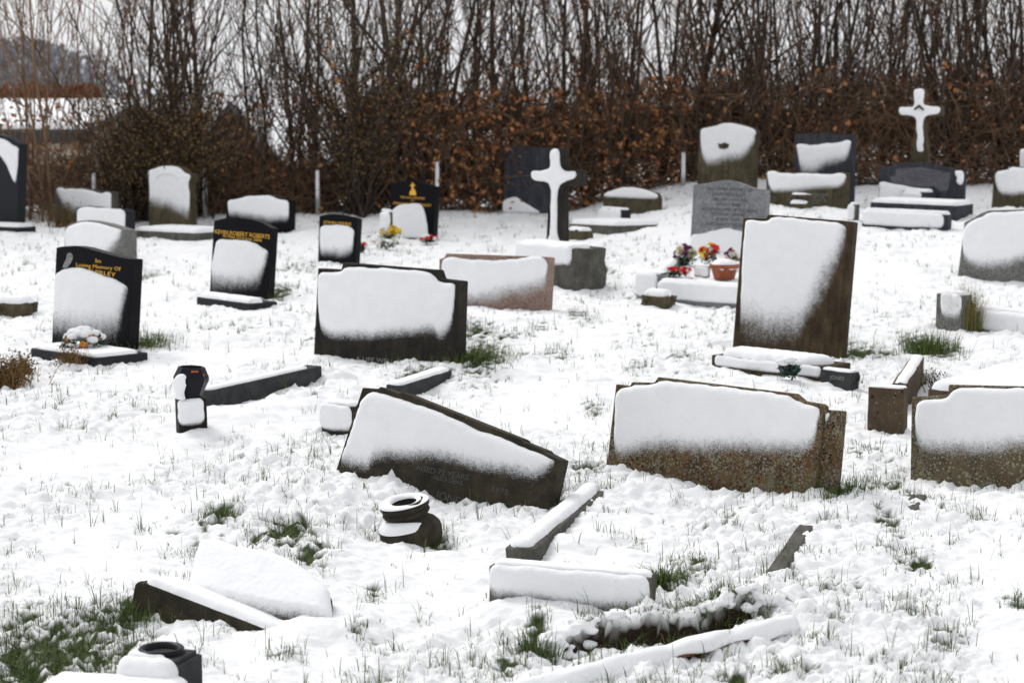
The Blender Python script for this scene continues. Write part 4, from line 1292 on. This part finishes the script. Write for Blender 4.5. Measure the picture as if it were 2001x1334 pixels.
def cap(g, parent, t=.025, inset=(.006, .006, .006, .006), fade=0, name='snow_cover', seed=0, cells=70):
    """snow lying on a block"""
    l, r_, f, b = inset
    F = AxFrame(g['c'] + g['N'] * g['h'], g['U'], g['V'], g['N'])
    x, y = g['L'] / 2, g['d'] / 2
    po = np.array([(-x + l, -y + f), (0, -y + f * .7), (x - r_, -y + f), (x - r_, y - b), (0, y - b), (-x + l, y - b)])
    return cover(F, po, t, M['snow_thin'], parent, fade=fade, r=min(t * 1.2, g['d'] * .45), seed=seed, cells=cells, name=name)

def face(g, parent, t=.02, box4=(0.02, .98, .1, .98), fade=.03, name='snow_cover', seed=0, cells=70):
    """snow plastered on the front of a block; box4 = left, right, bottom, top as shares"""
    F = AxFrame(g['c'] - g['V'] * g['d'] / 2, g['U'], g['N'], -g['V'])
    x = g['L']
    l, r_, b, t2 = box4
    po = np.array([(x * (l - .5), g['h'] * b), (x * ((l + r_) / 2 - .5), g['h'] * (b - .05)), (x * (r_ - .5), g['h'] * b), (x * (r_ - .5), g['h'] * t2), (x * (l - .5), g['h'] * t2)])
    return cover(F, po, t, M['snow_thin'], parent, fade=fade, r=t * 1.2, seed=seed, cells=cells, name=name)

def bt(name, label, cat, A, B, depth, h, mat, capt=.02, facet=0, fb=(.02, .98, .1, .98), fade=.03, group=None, inset=(.006, .006, .006, .006), **kw):
    q = (at(*A) + at(*B)) / 2
    o = thing(name, label, cat, q, group)
    g = gbox('stone', A, B, depth, h, M[mat], o, **kw)
    if capt: cap(g, o, capt, inset, seed=int(A[0]))
    if facet: face(g, o, facet, fb, fade, seed=int(A[0]) + 5)
    g['t'] = o
    return g

# plinths under headstones
g = gbox('plinth', (1390,716), (1612,741), .26, .065, M['brown'], ST['tall'])
F_ = AxFrame(g['c'] + g['N'] * .065, g['U'], g['V'], g['N'])
cover(F_, np.array([(-.31, -.128), (0, -.128), (.26, -.125), (.32, -.05), (.32, .06), (-.31, .06)]), .05, M['snow_thin'], ST['tall'], r=.07, seed=4)
face(g, ST['tall'], .016, (.03, .97, .05, 1.02), .02)
g = gbox('plinth', (384,595), (488,609), .24, .055, M['blackbase'], ST['kevin'])
cap(g, ST['kevin'], .035, (.01, .01, .012, .10))
g = gbox('plinth', (60,698), (190,718), .36, .055, M['blackbase'], ST['owl'])
cap(g, ST['owl'], .022, (.008, .01, .014, .05))
g = gbox('rock_base', (1008,552), (1122,566), .34, .30, M['greystone'], ST['cross'], .02, .012, 3, 4)
cap(g, ST['cross'], .035, (.02, .03, .01, .14))
face(g, ST['cross'], .028, (.0, .95, .55, 1.08), .05)

# kerbs of the grave with the dark stepped headstone
bt('kerb_stone', 'dark kerb with snow on top running from the vase block to the stepped headstone', 'kerb', (412,797), (630,745), .10, .085, 'darkkerb', .012, inset=(.02,.10,.015,.012))
bt('kerb_stone', 'short dark kerb on the right of the grave below the stepped headstone', 'kerb', (788,776), (884,744), .10, .06, 'darkkerb', .016)
bt('kerb_stone', 'snow-covered corner block between the leaning and the stepped headstone', 'kerb', (628,842), (690,848), .10, .125, 'darkstone', .02, .02, (-.03,.98,.05,1.05))
g = bt('vase_block', 'small square dark block with snow on its face under the black vase', 'block', (350,842), (406,838), .085, .145, 'darkstone', 0, .016, (-.02,.90,.16,1.03))
top = g['c'] + g['N'] * .145
vs = thing('grave_vase', 'faceted black vase with orange rim marks standing on the square block', 'vase', top)
M['vaseblack'] = mat_polished('black_glazed_vase', (0.012, 0.012, 0.016), 0.25)
M['orange'] = mat_plain('orange_paint_remains', (0.42, 0.085, 0.02), 0.6, 0.4, 60)
lathe('bowl', top, [(.002, 0), (.045, 0), (.050, .01), (.082, .085), (.083, .10), (.062, .148), (.056, .148), (.052, .13), (.050, .06)], M['vaseblack'], vs, 8, False, (.05, -.02, 1), .35)
def vpt(h, r, t):
    A = unit(V3(.05, -.02, 1)); X = unit(np.cross(A, V3(0.2, 1, 0.1))); Y = np.cross(A, X)
    return top + A * h + (X * math.cos(t) + Y * math.sin(t)) * r
for a0, a1, h0, h1 in ((1.9, 2.4, .132, .140), (2.7, 2.9, .116, .122), (3.6, 3.75, .104, .112), (4.3, 4.42, .105, .125), (4.75, 4.85, .122, .135)):
    rr = lambda h: .084 - max(h - .10, 0) * .43
    part('paint_patch', [vpt(h0, rr(h0), a0), vpt(h0, rr(h0), a1), vpt(h1, rr(h1), a1), vpt(h1, rr(h1), a0)], [(0, 1, 2, 3)], M['orange'], vs)
Ff = Frame(top + V3(-.035, -.070, .055), 24, 2)
cover(Ff, np.array([(-.026, -.052), (.03, -.055), (.018, -.03), (.022, 0), (.032, .035), (.025, .066), (-.012, .068), (-.038, .045), (-.036, .01), (-.022, -.025)]), .022, M['snow_thin'], vs, r=.022, cells=50)

# kerbs of the foreground grave
bt('kerb_stone', 'snowy kerb running from the foot stone back to the lichened headstone', 'kerb', (1046,1098), (1190,974), .105, .045, 'greystone', .024, inset=(.015,.01,.022,.004), rough=.003, cuts=4)
g = bt('foot_kerb', 'thick foot kerb plastered with snow, dark stone showing under its edge', 'kerb', (955,1188), (1268,1216), .085, .135, 'greystone', .016, .02, (.0,1.0,.22,1.06), .06, rough=.002, cuts=2)
bt('kerb_stone', 'low sunken kerb right of the grass clump at the grave foot', 'kerb', (1345,1170), (1486,1178), .07, .045, 'kerb', .02, inset=(.005,.005,.02,.005), rough=.004, cuts=3)
bt('kerb_stone', 'bare weathered kerb strip lying flush in the snow at right', 'kerb', (1532,1128), (1590,1038), .055, .024, 'greystone', 0, rough=.0012, cuts=4)
bt('kerb_stone', 'short bare kerb strip near the right edge headstone', 'kerb', (1792,1008), (1812,978), .06, .024, 'greystone', 0, rough=.0012, cuts=3)
bt('kerb_stone', 'rusty square corner block with lichen spots beside dry straw grass', 'block', (1694,838), (1765,843), .085, .195, 'block', .008, rough=.0015, cuts=3)
bt('kerb_stone', 'narrow rusty kerb going back from the square corner block', 'kerb', (1772,800), (1806,742), .07, .125, 'block', .012, rough=.003, cuts=3)
bt('corner_post', 'grey granite corner block beside the straw-brown grass tuft', 'block', (1827,646), (1876,652), .11, .235, 'old_granite', .025, .02, (.22,1.0,.34,1.04), .08)
bt('kerb_stone', 'snow-covered front kerb of the grave at the right edge', 'kerb', (1900,646), (2060,664), .11, .13, 'old_granite', .03, .028, (.0,1.0,.06,1.08), .02)
bt('kerb_stone', 'snow-coated end post of the flower grave below the lettered granite headstone', 'kerb', (1243,578), (1284,582), .13, .165, 'grey_granite', .02, .022, (-.02,1.0,.0,1.06), .02)
bt('kerb_stone', 'long snow-coated front kerb below the flowers and terracotta pot', 'kerb', (1285,583), (1462,597), .10, .125, 'grey_granite', .02, .022, (.0,1.0,.0,1.08), .02)
bt('kerb_stone', 'snowy side kerb left of the purple flowers', 'kerb', (1290,566), (1350,512), .09, .09, 'grey_granite', .025)
g = bt('ledger_slab', 'low ledger slab with snow before the ornate white headstone at left', 'slab', (262,462), (385,468), .55, .06, 'greystone', .04)
bt('ledger_slab', 'snow-covered low slab between the plain cross and the small block', 'slab', (1112,455), (1204,460), .5, .09, 'greystone', .05)
bt('small_block', 'small block with snow face standing before the domed headstone', 'block', (1172,437), (1214,441), .10, .155, 'blackbase', .02, .02, (.02,.98,.08,1.0), .01)
bt('small_block', 'snow-coated small block left of the gold-emblem black headstone', 'block', (743,468), (763,470), .03, .27, 'greystone', .03, .025, (.02,.98,.1,1.0), .02)
bt('small_block', 'low snowy block between cross base and ledger slab', 'block', (1106,470), (1138,473), .12, .10, 'sandstone', .035)
bt('kerb_stone', 'snow-covered grave kerb below the wide blue slate headstone', 'kerb', (1684,441), (1852,449), .14, .13, 'slate', .03, .03, (.0,.95,.05,1.08), .02)
bt('kerb_stone', 'second snowy step of the grave below the wide blue slate headstone', 'kerb', (1700,418), (1868,426), .5, .11, 'slate', .04)
bt('flower_box', 'small snow-covered flower box on the blue slate grave', 'flower box', (1762,408), (1812,411), .14, .17, 'slate', .03, .02, (.0,.75,.2,1.0), .01)
bt('kerb_stone', 'white snow-coated end post right of the twin-cornered headstone', 'block', (1656,431), (1669,432), .09, .15, 'greystone', .02, .02, (.0,1.0,.05,1.0), .01)
bt('small_block', 'snowy plinth block before the tall dark headstone at the left edge', 'block', (-60,452), (38,456), .25, .06, 'blackbase', .035)
bt('small_block', 'low weathered stone half buried in snow at the left edge', 'block', (-10,612), (46,614), .18, .07, 'sandstone', .05, rough=.008, cuts=3)
bt('small_block', 'small snow-capped mossy stone before the flower grave kerb', 'stone', (1252,592), (1302,596), .12, .055, 'sandstone', .05, rough=.008, cuts=3)

bt('ledger_slab', 'broad raised bed of smooth snow behind the right edge headstone', 'slab', (1812,800), (2120,830), .95, .10, 'block', .045)
# dark inscribed bar with a round socket beside the tall brown headstone
g = bt('flower_holder', 'dark fallen flower holder with a round socket at the tall brown headstone', 'flower holder', (1602,744), (1664,752), .07, .062, 'darkkerb', .012, rough=.001, cuts=2)
Fh = AxFrame(g['c'] - g['V'] * g['d'] / 2, g['U'], g['N'], -g['V'])
me = text_mesh('JONES'); co = np.array([v.co[:] for v in me.vertices]); w = co[:, 0].max()
vsx = [Fh.pt((x / w - .5) * .09 + .01, .018 + y * .03, .002) - origin_of(g['t']) for x, y, _ in co]
for v_, c_ in zip(me.vertices, vsx): v_.co = Vector(c_)
me.materials.clear(); link('inscription', me, M['silver'], g['t'])
e = g['c'] + g['U'] * (g['L'] / 2 + .002) + g['N'] * .035
lathe('socket', e, [(.026, -.01), (.028, .008), (.024, .010), (.020, .0), (.018, -.02)], M['darkkerb'], g['t'], 20, True, g['U'])

# ------------------------------------------------------------------ sunken tilted stone in the left foreground
P = at(380, 1212)
o = thing('sunken_stone', 'sunken tilted grave marker with dark plinth edge and smooth snow, left foreground', 'grave marker', P)
F = Frame(P, 27, 8)
uvp = F.poly([(250,1235),(255,1180),(262,1140),(272,1134),(424,1191),(520,1228),(640,1262),(640,1330)])
prism('plinth', F, uvp, 0, -.15, M['darkslate'], o, .008)
F3 = AxFrame(F.P - F.N * .045, F.U, unit(F.V * .62 - F.N * .78), unit(F.N * .62 + F.V * .78))
tab = F3.poly([(352,1185),(372,1112),(392,1060),(640,1146),(650,1240),(600,1270)])
prism('tablet', F3, tab, 0, -.06, M['darkslate'], o, .01)
Fp = AxFrame(F.pt(*F.uv(272, 1134)), unit(F.pt(*F.uv(520, 1228)) - F.pt(*F.uv(272, 1134))), -F.N, unit(np.cross(unit(F.pt(*F.uv(520, 1228)) - F.pt(*F.uv(272, 1134))), -F.N)))
Lp = np.linalg.norm(F.pt(*F.uv(520, 1228)) - F.pt(*F.uv(272, 1134)))
cover(Fp, np.array([(.012, .004), (Lp * .5, .001), (Lp, .002), (Lp + .2, .01), (Lp + .2, .14), (.02, .14)]), .022, M['snow_thin'], o, r=.03, seed=3)
cover(F3, F3.poly([(357,1182),(372,1115),(390,1062),(430,1056),(470,1072),(530,1080),(600,1112),(640,1150),(652,1200),(640,1228),(590,1215),(520,1205),(440,1190),(400,1180)]), .035, M['snow_thin'], o, fade=.05, r=.05, seed=7, cells=100)

# ------------------------------------------------------------------ square flower block at the bottom edge
g = bt('vase_block', 'square stone flower block with round black socket at the bottom edge', 'flower holder', (236,1412), (352,1424), .135, .165, 'darkkerb', 0, .035, (-.02,.99,.10,1.12), 0)
o = g['t']; top = g['c'] + g['N'] * g['h']
box('raised_top', top - g['N'] * .002, g['U'], g['V'], g['N'], g['L'] * .86, g['d'] * .86, .014, M['darkkerb'], o, .004)
lathe('socket', top + g['N'] * .012, [(.058, 0), (.060, .012), (.056, .016), (.047, .014), (.041, .004), (.040, -.06), (.001, -.06)], M['vaseblack'], o, 36, True, g['N'])
F_ = AxFrame(top + g['N'] * .012, g['U'], g['V'], g['N'])
cover(F_, np.array([(-.072, -.068), (.02, -.068), (.045, -.06), (.03, -.046), (-.02, -.046), (-.05, -.02), (-.066, .02), (-.075, .0)]), .014, M['snow_thin'], o, r=.02, cells=40)
g2 = gbox('plinth', (40,1462), (470,1484), .24, .118, M['darkkerb'], o, .01)
cap(g2, o, .03, (.01, .20, .0, .02))

# ------------------------------------------------------------------ urns
def urn(name, label, px, py, s, mat, axis=(-.20, -.10, 1)):
    q = at(px, py); z = float(surf(q[0], q[1])[0])
    P = V3(q[0], q[1], z - .03 * s)
    o = thing(name, label, 'urn', P)
    A = unit(np.array(axis, float))
    lathe('body', P, [(.085*s, -.03*s), (.104*s, 0), (.114*s, .03*s), (.117*s, .052*s), (.113*s, .072*s), (.100*s, .090*s), (.082*s, .102*s), (.070*s, .112*s), (.072*s, .120*s)], M[mat], o, 36, True, axis)
    lathe('rim', P, [(.070*s, .116*s), (.084*s, .122*s), (.088*s, .130*s), (.085*s, .138*s), (.080*s, .141*s), (.088*s, .148*s), (.092*s, .158*s), (.086*s, .168*s), (.066*s, .172*s), (.052*s, .166*s), (.046*s, .150*s), (.044*s, .07*s), (.001, .07*s)], M[mat], o, 36, True, axis)
    X = unit(np.cross(A, V3(0, 1, 0))); Y = np.cross(A, X)
    # ring of snow on the rim
    vs_, fs_ = [], []
    n, m = 56, 10
    for i in range(n):
        t = 2 * math.pi * i / n
        rad = X * math.cos(t) + Y * math.sin(t)
        k_ = 0.55 + 0.35 * math.sin(t * 1 + 2.2) + .05 * math.sin(5 * t)
        for j in range(m):
            a = math.pi * j / (m - 1)
            rr = .069 * s + .023 * s * math.cos(a)
            vs_.append(P + A * (.166 * s + .019 * s * k_ * math.sin(a)) + rad * rr)
    for i in range(n):
        for j in range(m - 1):
            i2 = (i + 1) % n
            fs_.append((i * m + j, i2 * m + j, i2 * m + j + 1, i * m + j + 1))
    ob = part('snow_cover', vs_, np.array(fs_), M['snow'], o, True)
    # crescent of snow on the shoulder towards the front left
    vs_, fs_ = [], []
    n = 40
    for i in range(n):
        f_ = i / (n - 1); t = math.radians(120 + 175 * f_)
        rad = -X * math.cos(t) + Y * math.sin(t) if False else X * math.cos(math.radians(-25 + 150 * f_)) * 1.0 - Y * math.sin(math.radians(-25 + 150 * f_)) * (1 if (np.cross(A, X) @ V3(0, -1, 0)) < 0 else -1)
        w_ = math.sin(math.pi * min(max(f_, .02), .98)) ** .5
        for j in range(m):
            a = math.pi * j / (m - 1)
            vs_.append(P + A * (.090 * s + .026 * s * w_ * math.sin(a) - .010 * s * math.cos(a)) + rad * (.090 * s + .026 * s * w_ * math.cos(a)))
    for i in range(n - 1):
        for j in range(m - 1): fs_.append((i * m + j, i * m + j + 1, (i + 1) * m + j + 1, (i + 1) * m + j))
    part('snow_cover', vs_, np.array(fs_), M['snow'], o, True)
    return o
urn('stone_urn', 'dark round stone urn with snow on its rim before the leaning headstone', 808, 1040, 1.0, 'darkslate')
urn('stone_urn', 'small urn with two snow caps before the twin-cornered headstone', 1566, 412, 1.0, 'sandstone', (0, 0, 1))

# ------------------------------------------------------------------ terracotta edging and soil bank at the bottom
path = np.array([at(px, py, 0.034 if px > 1330 else .022) for px, py in [(1548,1222),(1500,1232),(1440,1246),(1370,1262),(1300,1280),(1220,1300),(1130,1324),(1030,1350),(930,1375),(820,1400)]])
o = thing('edging_tile', 'long terracotta edging under a ridge of snow at the bottom', 'edging', path[4] - V3(0, 0, .05))
v, f = sweep([(path, .022, .022)], 12); part('tile', v, f, M['clay'], o, True)
v, f = sweep([(path[3:] + V3(0, 0, -.03) , .02, .02)], 8); part('buried_edge', v, f, M['soil'], o, True)
# the snow ridge over the tile
n = 90
tt = np.linspace(0, len(path) - 1.001, n); ii = tt.astype(int); fr = (tt - ii)[:, None]
pp = path[ii] * (1 - fr) + path[np.minimum(ii + 1, len(path) - 1)] * fr
tan = np.gradient(pp, axis=0); tan /= np.linalg.norm(tan, axis=1)[:, None]
side = np.cross(tan, V3(0, 0, 1)); side /= np.linalg.norm(side, axis=1)[:, None]
if side[0][1] > 0: side = -side      # towards the camera
vs_, m = [], 14
for i in range(n):
    hang = -.55 * float(smooth(14, 18, i)) * float(smooth(42, 36, i)) + 0.55 + 0.5 * perlin(np.array([i / 9.0]), np.array([.3]), 5)[0] + .5 * float(smooth(45, 65, i))
    for j in range(m):
        a = math.radians(200 - (205 + 45 * np.clip(hang, -.5, 1.2)) * j / (m - 1))
        rr = .027 + .006 * perlin(np.array([i / 6.0]), np.array([j / 3.0]), 6)[0]
        vs_.append(pp[i] + side[i] * (math.cos(a) * rr) + V3(0, 0, 1) * math.sin(a) * rr)
fs_ = []
for i in range(n - 1):
    for j in range(m - 1): fs_.append((i * m + j, i * m + j + 1, (i + 1) * m + j + 1, (i + 1) * m + j))
sc_ = part('snow_cover', vs_, np.array(fs_), M['snow'], o, True)
sm = sc_.modifiers.new('solid', 'SOLIDIFY'); sm.thickness = .006; sm.offset = -1

# clumps of snow caught on the turf edge above the soil
rng = np.random.default_rng(14)
bm = bmesh.new()
for i in range(34):
    t_ = rng.uniform(0, len(BANKX) - 1.01); i_ = int(t_); q = BANKX[i_] * (1 - t_ + i_) + BANKX[i_ + 1] * (t_ - i_)
    x_, y_ = q[0] + rng.normal(0, .01), q[1] + rng.normal(.022, .012)
    z_ = float(surf(x_, y_)[0])
    for sub_ in range(5):
      s_ = rng.uniform(.007, .020)
      if sub_: x_ += rng.normal(0, .014); y_ += rng.normal(0, .009); z_ = float(surf(x_, y_)[0])
      r_ = bmesh.ops.create_icosphere(bm, subdivisions=2, radius=1)
      ph = rng.uniform(0, 9, 3)
      for v_ in r_['verts']:
        c_ = v_.co.copy(); k_ = 1 + .22 * math.sin(c_.x * 3 + ph[0]) * math.cos(c_.y * 4 + ph[1]) + .12 * math.sin(c_.z * 6 + ph[2])
        v_.co = Vector((x_ + c_.x * s_ * 1.4 * k_, y_ + c_.y * s_ * k_, z_ + c_.z * s_ * .75 * k_))
me = bpy.data.meshes.new('snow_clumps'); bm.to_mesh(me); bm.free(); me.polygons.foreach_set('use_smooth', [True] * len(me.polygons))
sc_ = link('snow_clumps', me, M['snow'])
md_ = sc_.modifiers.new('merge', 'REMESH'); md_.mode = 'VOXEL'; md_.voxel_size = .0045; md_.use_smooth_shade = True
md_ = sc_.modifiers.new('soften', 'SMOOTH'); md_.factor = .5; md_.iterations = 4
tag(sc_, 'small clumps of snow caught on the turf edge above the soil', 'snow', kind='stuff')

# ------------------------------------------------------------------ flowers and small plants
M['green'] = mat_plain('dark_green_leaves', (0.022, 0.050, 0.018), 0.5, 0.5, 12, .4, 0)
M['bluegreen'] = mat_plain('blue_green_needles', (0.035, 0.075, 0.060), 0.5, 0.4, 12, .4, 0)
FLC = dict(yellow=(.88, .62, .03), red=(.66, .02, .02), purple=(.16, .03, .13), white=(.78, .77, .72), orange=(.55, .17, .03), cream=(.62, .55, .36))
for n_, c_ in FLC.items(): M['petal_' + n_] = mat_plain('petal_' + n_, c_, .6, .25, 40, .3, 0)
M['dry'] = mat_plain('dry_brown_stems', (.17, .10, .04), .8, .5, 9, .2, 0)

def bloom_mesh(kind):
    vs_, fs_ = [], []
    for ring, (n, r0, r1, z0, z1) in enumerate([(6, .1, 1.0, 0, .45), (5, .08, .75, .15, .75), (4, .05, .45, .3, .9)]):
        for i in range(n):
            a = 6.283 * (i + ring * .37) / n; da = 3.3 / n
            k_ = len(vs_)
            for (rr, aa, zz) in ((r0, a, z0), (r1 * .7, a - da, (z0 + z1) / 2), (r1, a, z1), (r1 * .7, a + da, (z0 + z1) / 2)):
                vs_.append((rr * math.cos(aa), rr * math.sin(aa), zz))
            fs_.append((k_, k_ + 1, k_ + 2, k_ + 3))
    me = fast_mesh('bloom', vs_, np.array(fs_), True)
    me.materials.append(M['petal_' + kind]); return me
BM = {k_: bloom_mesh(k_) for k_ in FLC}
def ball_mesh(mat, name='ball'):
    bm = bmesh.new(); bmesh.ops.create_icosphere(bm, subdivisions=2, radius=1)
    for v_ in bm.verts: v_.co *= 1 + .06 * math.sin(v_.co.x * 7) * math.cos(v_.co.y * 6)
    me = bpy.data.meshes.new(name); bm.to_mesh(me); bm.free()
    me.polygons.foreach_set('use_smooth', [True] * len(me.polygons)); me.materials.append(M[mat]); return me
BALL = {k_: ball_mesh(k_) for k_ in ('snow', 'petal_orange', 'petal_red', 'petal_white')}

def spray(name, label, px, py, w, h, heads, leaf='green', nleaf=160, seed=0, dz=0.0, snow=3, lsize=.016, cat='flowers', hs=.026):
    """a bunch of flowers: w, h in m; heads = list of (colour, count)"""
    rng = np.random.default_rng(seed)
    q = at(px, py); z = float(surf(q[0], q[1])[0]) + dz
    o = thing(name, label, cat, (q[0], q[1], z))
    pts = rng.normal(0, 1, (nleaf, 3)); pts /= np.linalg.norm(pts, axis=1)[:, None] + 1e-9
    pts *= rng.uniform(.3, 1, (nleaf, 1))
    pts = np.stack([q[0] + pts[:, 0] * w * .5, q[1] + pts[:, 1] * w * .35, z + h * (.45 + .45 * pts[:, 2])], 1)
    v, f = leaf_quads(rng, pts, lsize, .45); part('foliage', v, f, M[leaf], o)['kind'] = 'stuff'
    for col, n in heads:
        for i in range(n):
            b = bpy.data.objects.new('bloom', BM[col]); COL.objects.link(b); b.parent = o
            a = rng.uniform(-1.0, 1.0)
            b.location = (a * w * .45, -w * .22 + rng.normal(0, w * .10), h * rng.uniform(.55, 1.0) * (1 - .25 * abs(a)))
            b.rotation_euler = (rng.uniform(.3, 1.2), rng.uniform(-.4, .4), rng.uniform(0, 6))
            s_ = hs * rng.uniform(.8, 1.2); b.scale = (s_, s_, s_)
    for i in range(snow):
        b = bpy.data.objects.new('snow_cover', BALL['snow']); COL.objects.link(b); b.parent = o
        a = rng.uniform(-1, 1)
        b.location = (a * w * .42, -w * .16 + rng.normal(0, w * .12), h * rng.uniform(.75, 1.0) * (1 - .25 * abs(a)))
        s_ = hs * rng.uniform(.6, 1.0); b.scale = (s_ * 1.3, s_, s_ * .6)
    return o
spray('flower_bunch', 'bunch of yellow flowers left of the gold-emblem headstone', 761, 470, .22, .17, [('yellow', 18), ('cream', 3)], seed=1, snow=2, hs=.034)
spray('flower_bunch', 'snow-dusted white and green flowers below the yellow bunch', 756, 486, .26, .10, [('white', 6), ('cream', 3)], seed=2, snow=9)
spray('flower_bunch', 'low red flowers at the right foot of the gold-emblem headstone', 838, 474, .19, .09, [('red', 7), ('white', 2)], seed=3, snow=3)
spray('flower_bunch', 'purple and cream flowers on the grave of the lettered granite headstone', 1338, 532, .19, .17, [('purple', 11), ('cream', 9), ('white', 5)], seed=4, snow=3, nleaf=260, dz=.0, hs=.032)
spray('flower_bunch', 'yellow and red flowers between the purple ones and the terracotta pot', 1386, 536, .17, .17, [('yellow', 13), ('red', 9), ('white', 5)], seed=5, hs=.033, snow=3, dz=.0)
spray('flower_bunch', 'small purple and orange flowers behind the terracotta pot', 1430, 538, .13, .16, [('purple', 3), ('orange', 4), ('white', 4)], seed=6, snow=4, dz=.0)
spray('flower_ornament', 'low red and white flowers at the left front of the flower grave', 1321, 550, .22, .075, [('red', 18), ('white', 10)], seed=7, snow=5, dz=.0, hs=.026)
spray('flower_bunch', 'small green and red plant right of the small black headstone', 708, 494, .08, .13, [('red', 2)], seed=8, snow=1, nleaf=90)
spray('flower_bunch', 'blue-green sprig half under snow below the tall brown headstone', 1542, 742, .13, .13, [('orange', 1)], 'bluegreen', 170, 9, 0, 5, .02, hs=.03)

# terracotta pot of snow
q = at(1415, 556); z = float(surf(q[0], q[1])[0]) - .005
o = thing('plant_pot', 'oval terracotta pot heaped with snow on the flower grave', 'pot', (q[0], q[1], z))
pot = lathe('pot', (q[0], q[1], z), [(.001, 0), (.075, 0), (.098, .082), (.110, .082), (.113, .112), (.103, .112), (.098, .09), (.001, .09)], M['terracotta'], o, 32)
bm = bmesh.new(); bmesh.ops.create_uvsphere(bm, u_segments=24, v_segments=12, radius=1)
for v_ in bm.verts:
    v_.co = Vector((v_.co.x * .102, v_.co.y * .102, .095 + v_.co.z * .055 + .008 * math.sin(v_.co.x * 9 + 1) * math.cos(v_.co.y * 7)))
me = bpy.data.meshes.new('snow_cover'); bm.to_mesh(me); bm.free(); me.polygons.foreach_set('use_smooth', [True] * len(me.polygons)); me.materials.append(M['snow'])
c = link('snow_cover', me, None, o)
bt('plaque', 'small white plaque standing left of the terracotta pot', 'plaque', (1356,548), (1384,551), .02, .085, 'concrete', .01, .008, (.02,.98,.1,.95), .01, dz=.03)

# wreath at the owl headstone
q = at(164, 700); z = float(ground0(q[0], q[1])) + .055
o = thing('wreath', 'round wreath of greenery with orange baubles and snow at the owl headstone', 'wreath', (q[0], q[1], z))
rng = np.random.default_rng(6)
n = 420
a = rng.uniform(0, 6.283, n); el = rng.uniform(.0, 1.4, n)
pts = np.stack([q[0] + .13 * np.cos(a) * np.cos(el) * rng.uniform(.8, 1.1, n), q[1] + .12 * np.sin(a) * np.cos(el), z + .115 * np.sin(el)], 1)
v, f = leaf_quads(rng, pts, .022, .3); part('foliage', v, f, M['green'], o)['kind'] = 'stuff'
for i in range(44):
    b = bpy.data.objects.new('snow_cover', BALL['snow']); COL.objects.link(b); b.parent = o
    aa = rng.uniform(0, 6.283); e_ = rng.uniform(.55, 1.45)
    b.location = (.118 * math.cos(aa) * math.cos(e_), .118 * math.sin(aa) * math.cos(e_), .116 * math.sin(e_)); s_ = rng.uniform(.016, .03); b.scale = (s_ * 1.3, s_ * 1.1, s_ * .8)
for (x_, y_, z_, s_) in ((-.075, -.06, .06, .018), (.02, -.10, .035, .024), (.05, -.075, .08, .015)):
    b = bpy.data.objects.new('bauble', BALL['petal_orange']); COL.objects.link(b); b.parent = o; b.location = (x_, y_, z_); b.scale = (s_, s_, s_)
b = bpy.data.objects.new('bauble', BALL['petal_red']); COL.objects.link(b); b.parent = o; b.location = (.085, -.06, .07); b.scale = (.012,) * 3

# heather-like bush and dry plants at the left
def dry_bush(name, label, px, py, w, h, n, seed, matn='dry', leafmat='olive', lf=500):
    rng = np.random.default_rng(seed)
    q = at(px, py); z = float(surf(q[0], q[1])[0])
    o = thing(name, label, 'plant', (q[0], q[1], z))
    br, lp = [], []
    for i in range(n):
        d_ = np.array([rng.normal(0, .45), rng.normal(0, .45), 1])
        p_ = branch_path(rng, (q[0] + rng.normal(0, w * .18), q[1] + rng.normal(0, w * .15), z - .02), d_, h * rng.uniform(.5, 1.1), 5, .12, .04)
        br.append((p_, .0028, .0012))
        for u in range(max(1, lf // n)): lp.append(p_[rng.integers(2, 6)] + rng.normal(0, .012, 3))
    v, f = sweep(br, 3); part('stem', v, f, M[matn], o, True)
    if lf:
        v, f = leaf_quads(rng, np.array(lp), .009, .4); part('foliage', v, f, M[leafmat], o)['kind'] = 'stuff'
    return o
M['heather'] = mat_plain('brown_heather', (.13, .075, .022), .8, .5, 30, .2, 0)
dry_bush('dry_plant', 'small green-brown plant at the foot of the low headstone, far left', 122, 442, .35, .30, 120, 6, 'dry', 'green', 900)
dry_bush('heather_bush', 'brown and green heather bush at the left edge', 8, 752, .36, .20, 190, 1, 'dry', 'heather', 2600)
dry_bush('heather_bush', 'small yellow-brown heather sprig right of the bush at the left edge', 48, 728, .13, .12, 60, 2, 'dry', 'heather', 500)
dry_bush('dry_plant', 'dry brown plant in front of the owl headstone plinth', 140, 716, .20, .13, 90, 3, 'dry', 'dry', 500)
dry_bush('dry_plant', 'dark dry seed heads behind the right edge headstone', 1826, 762, .10, .14, 18, 4, 'bark', 'bark', 90)
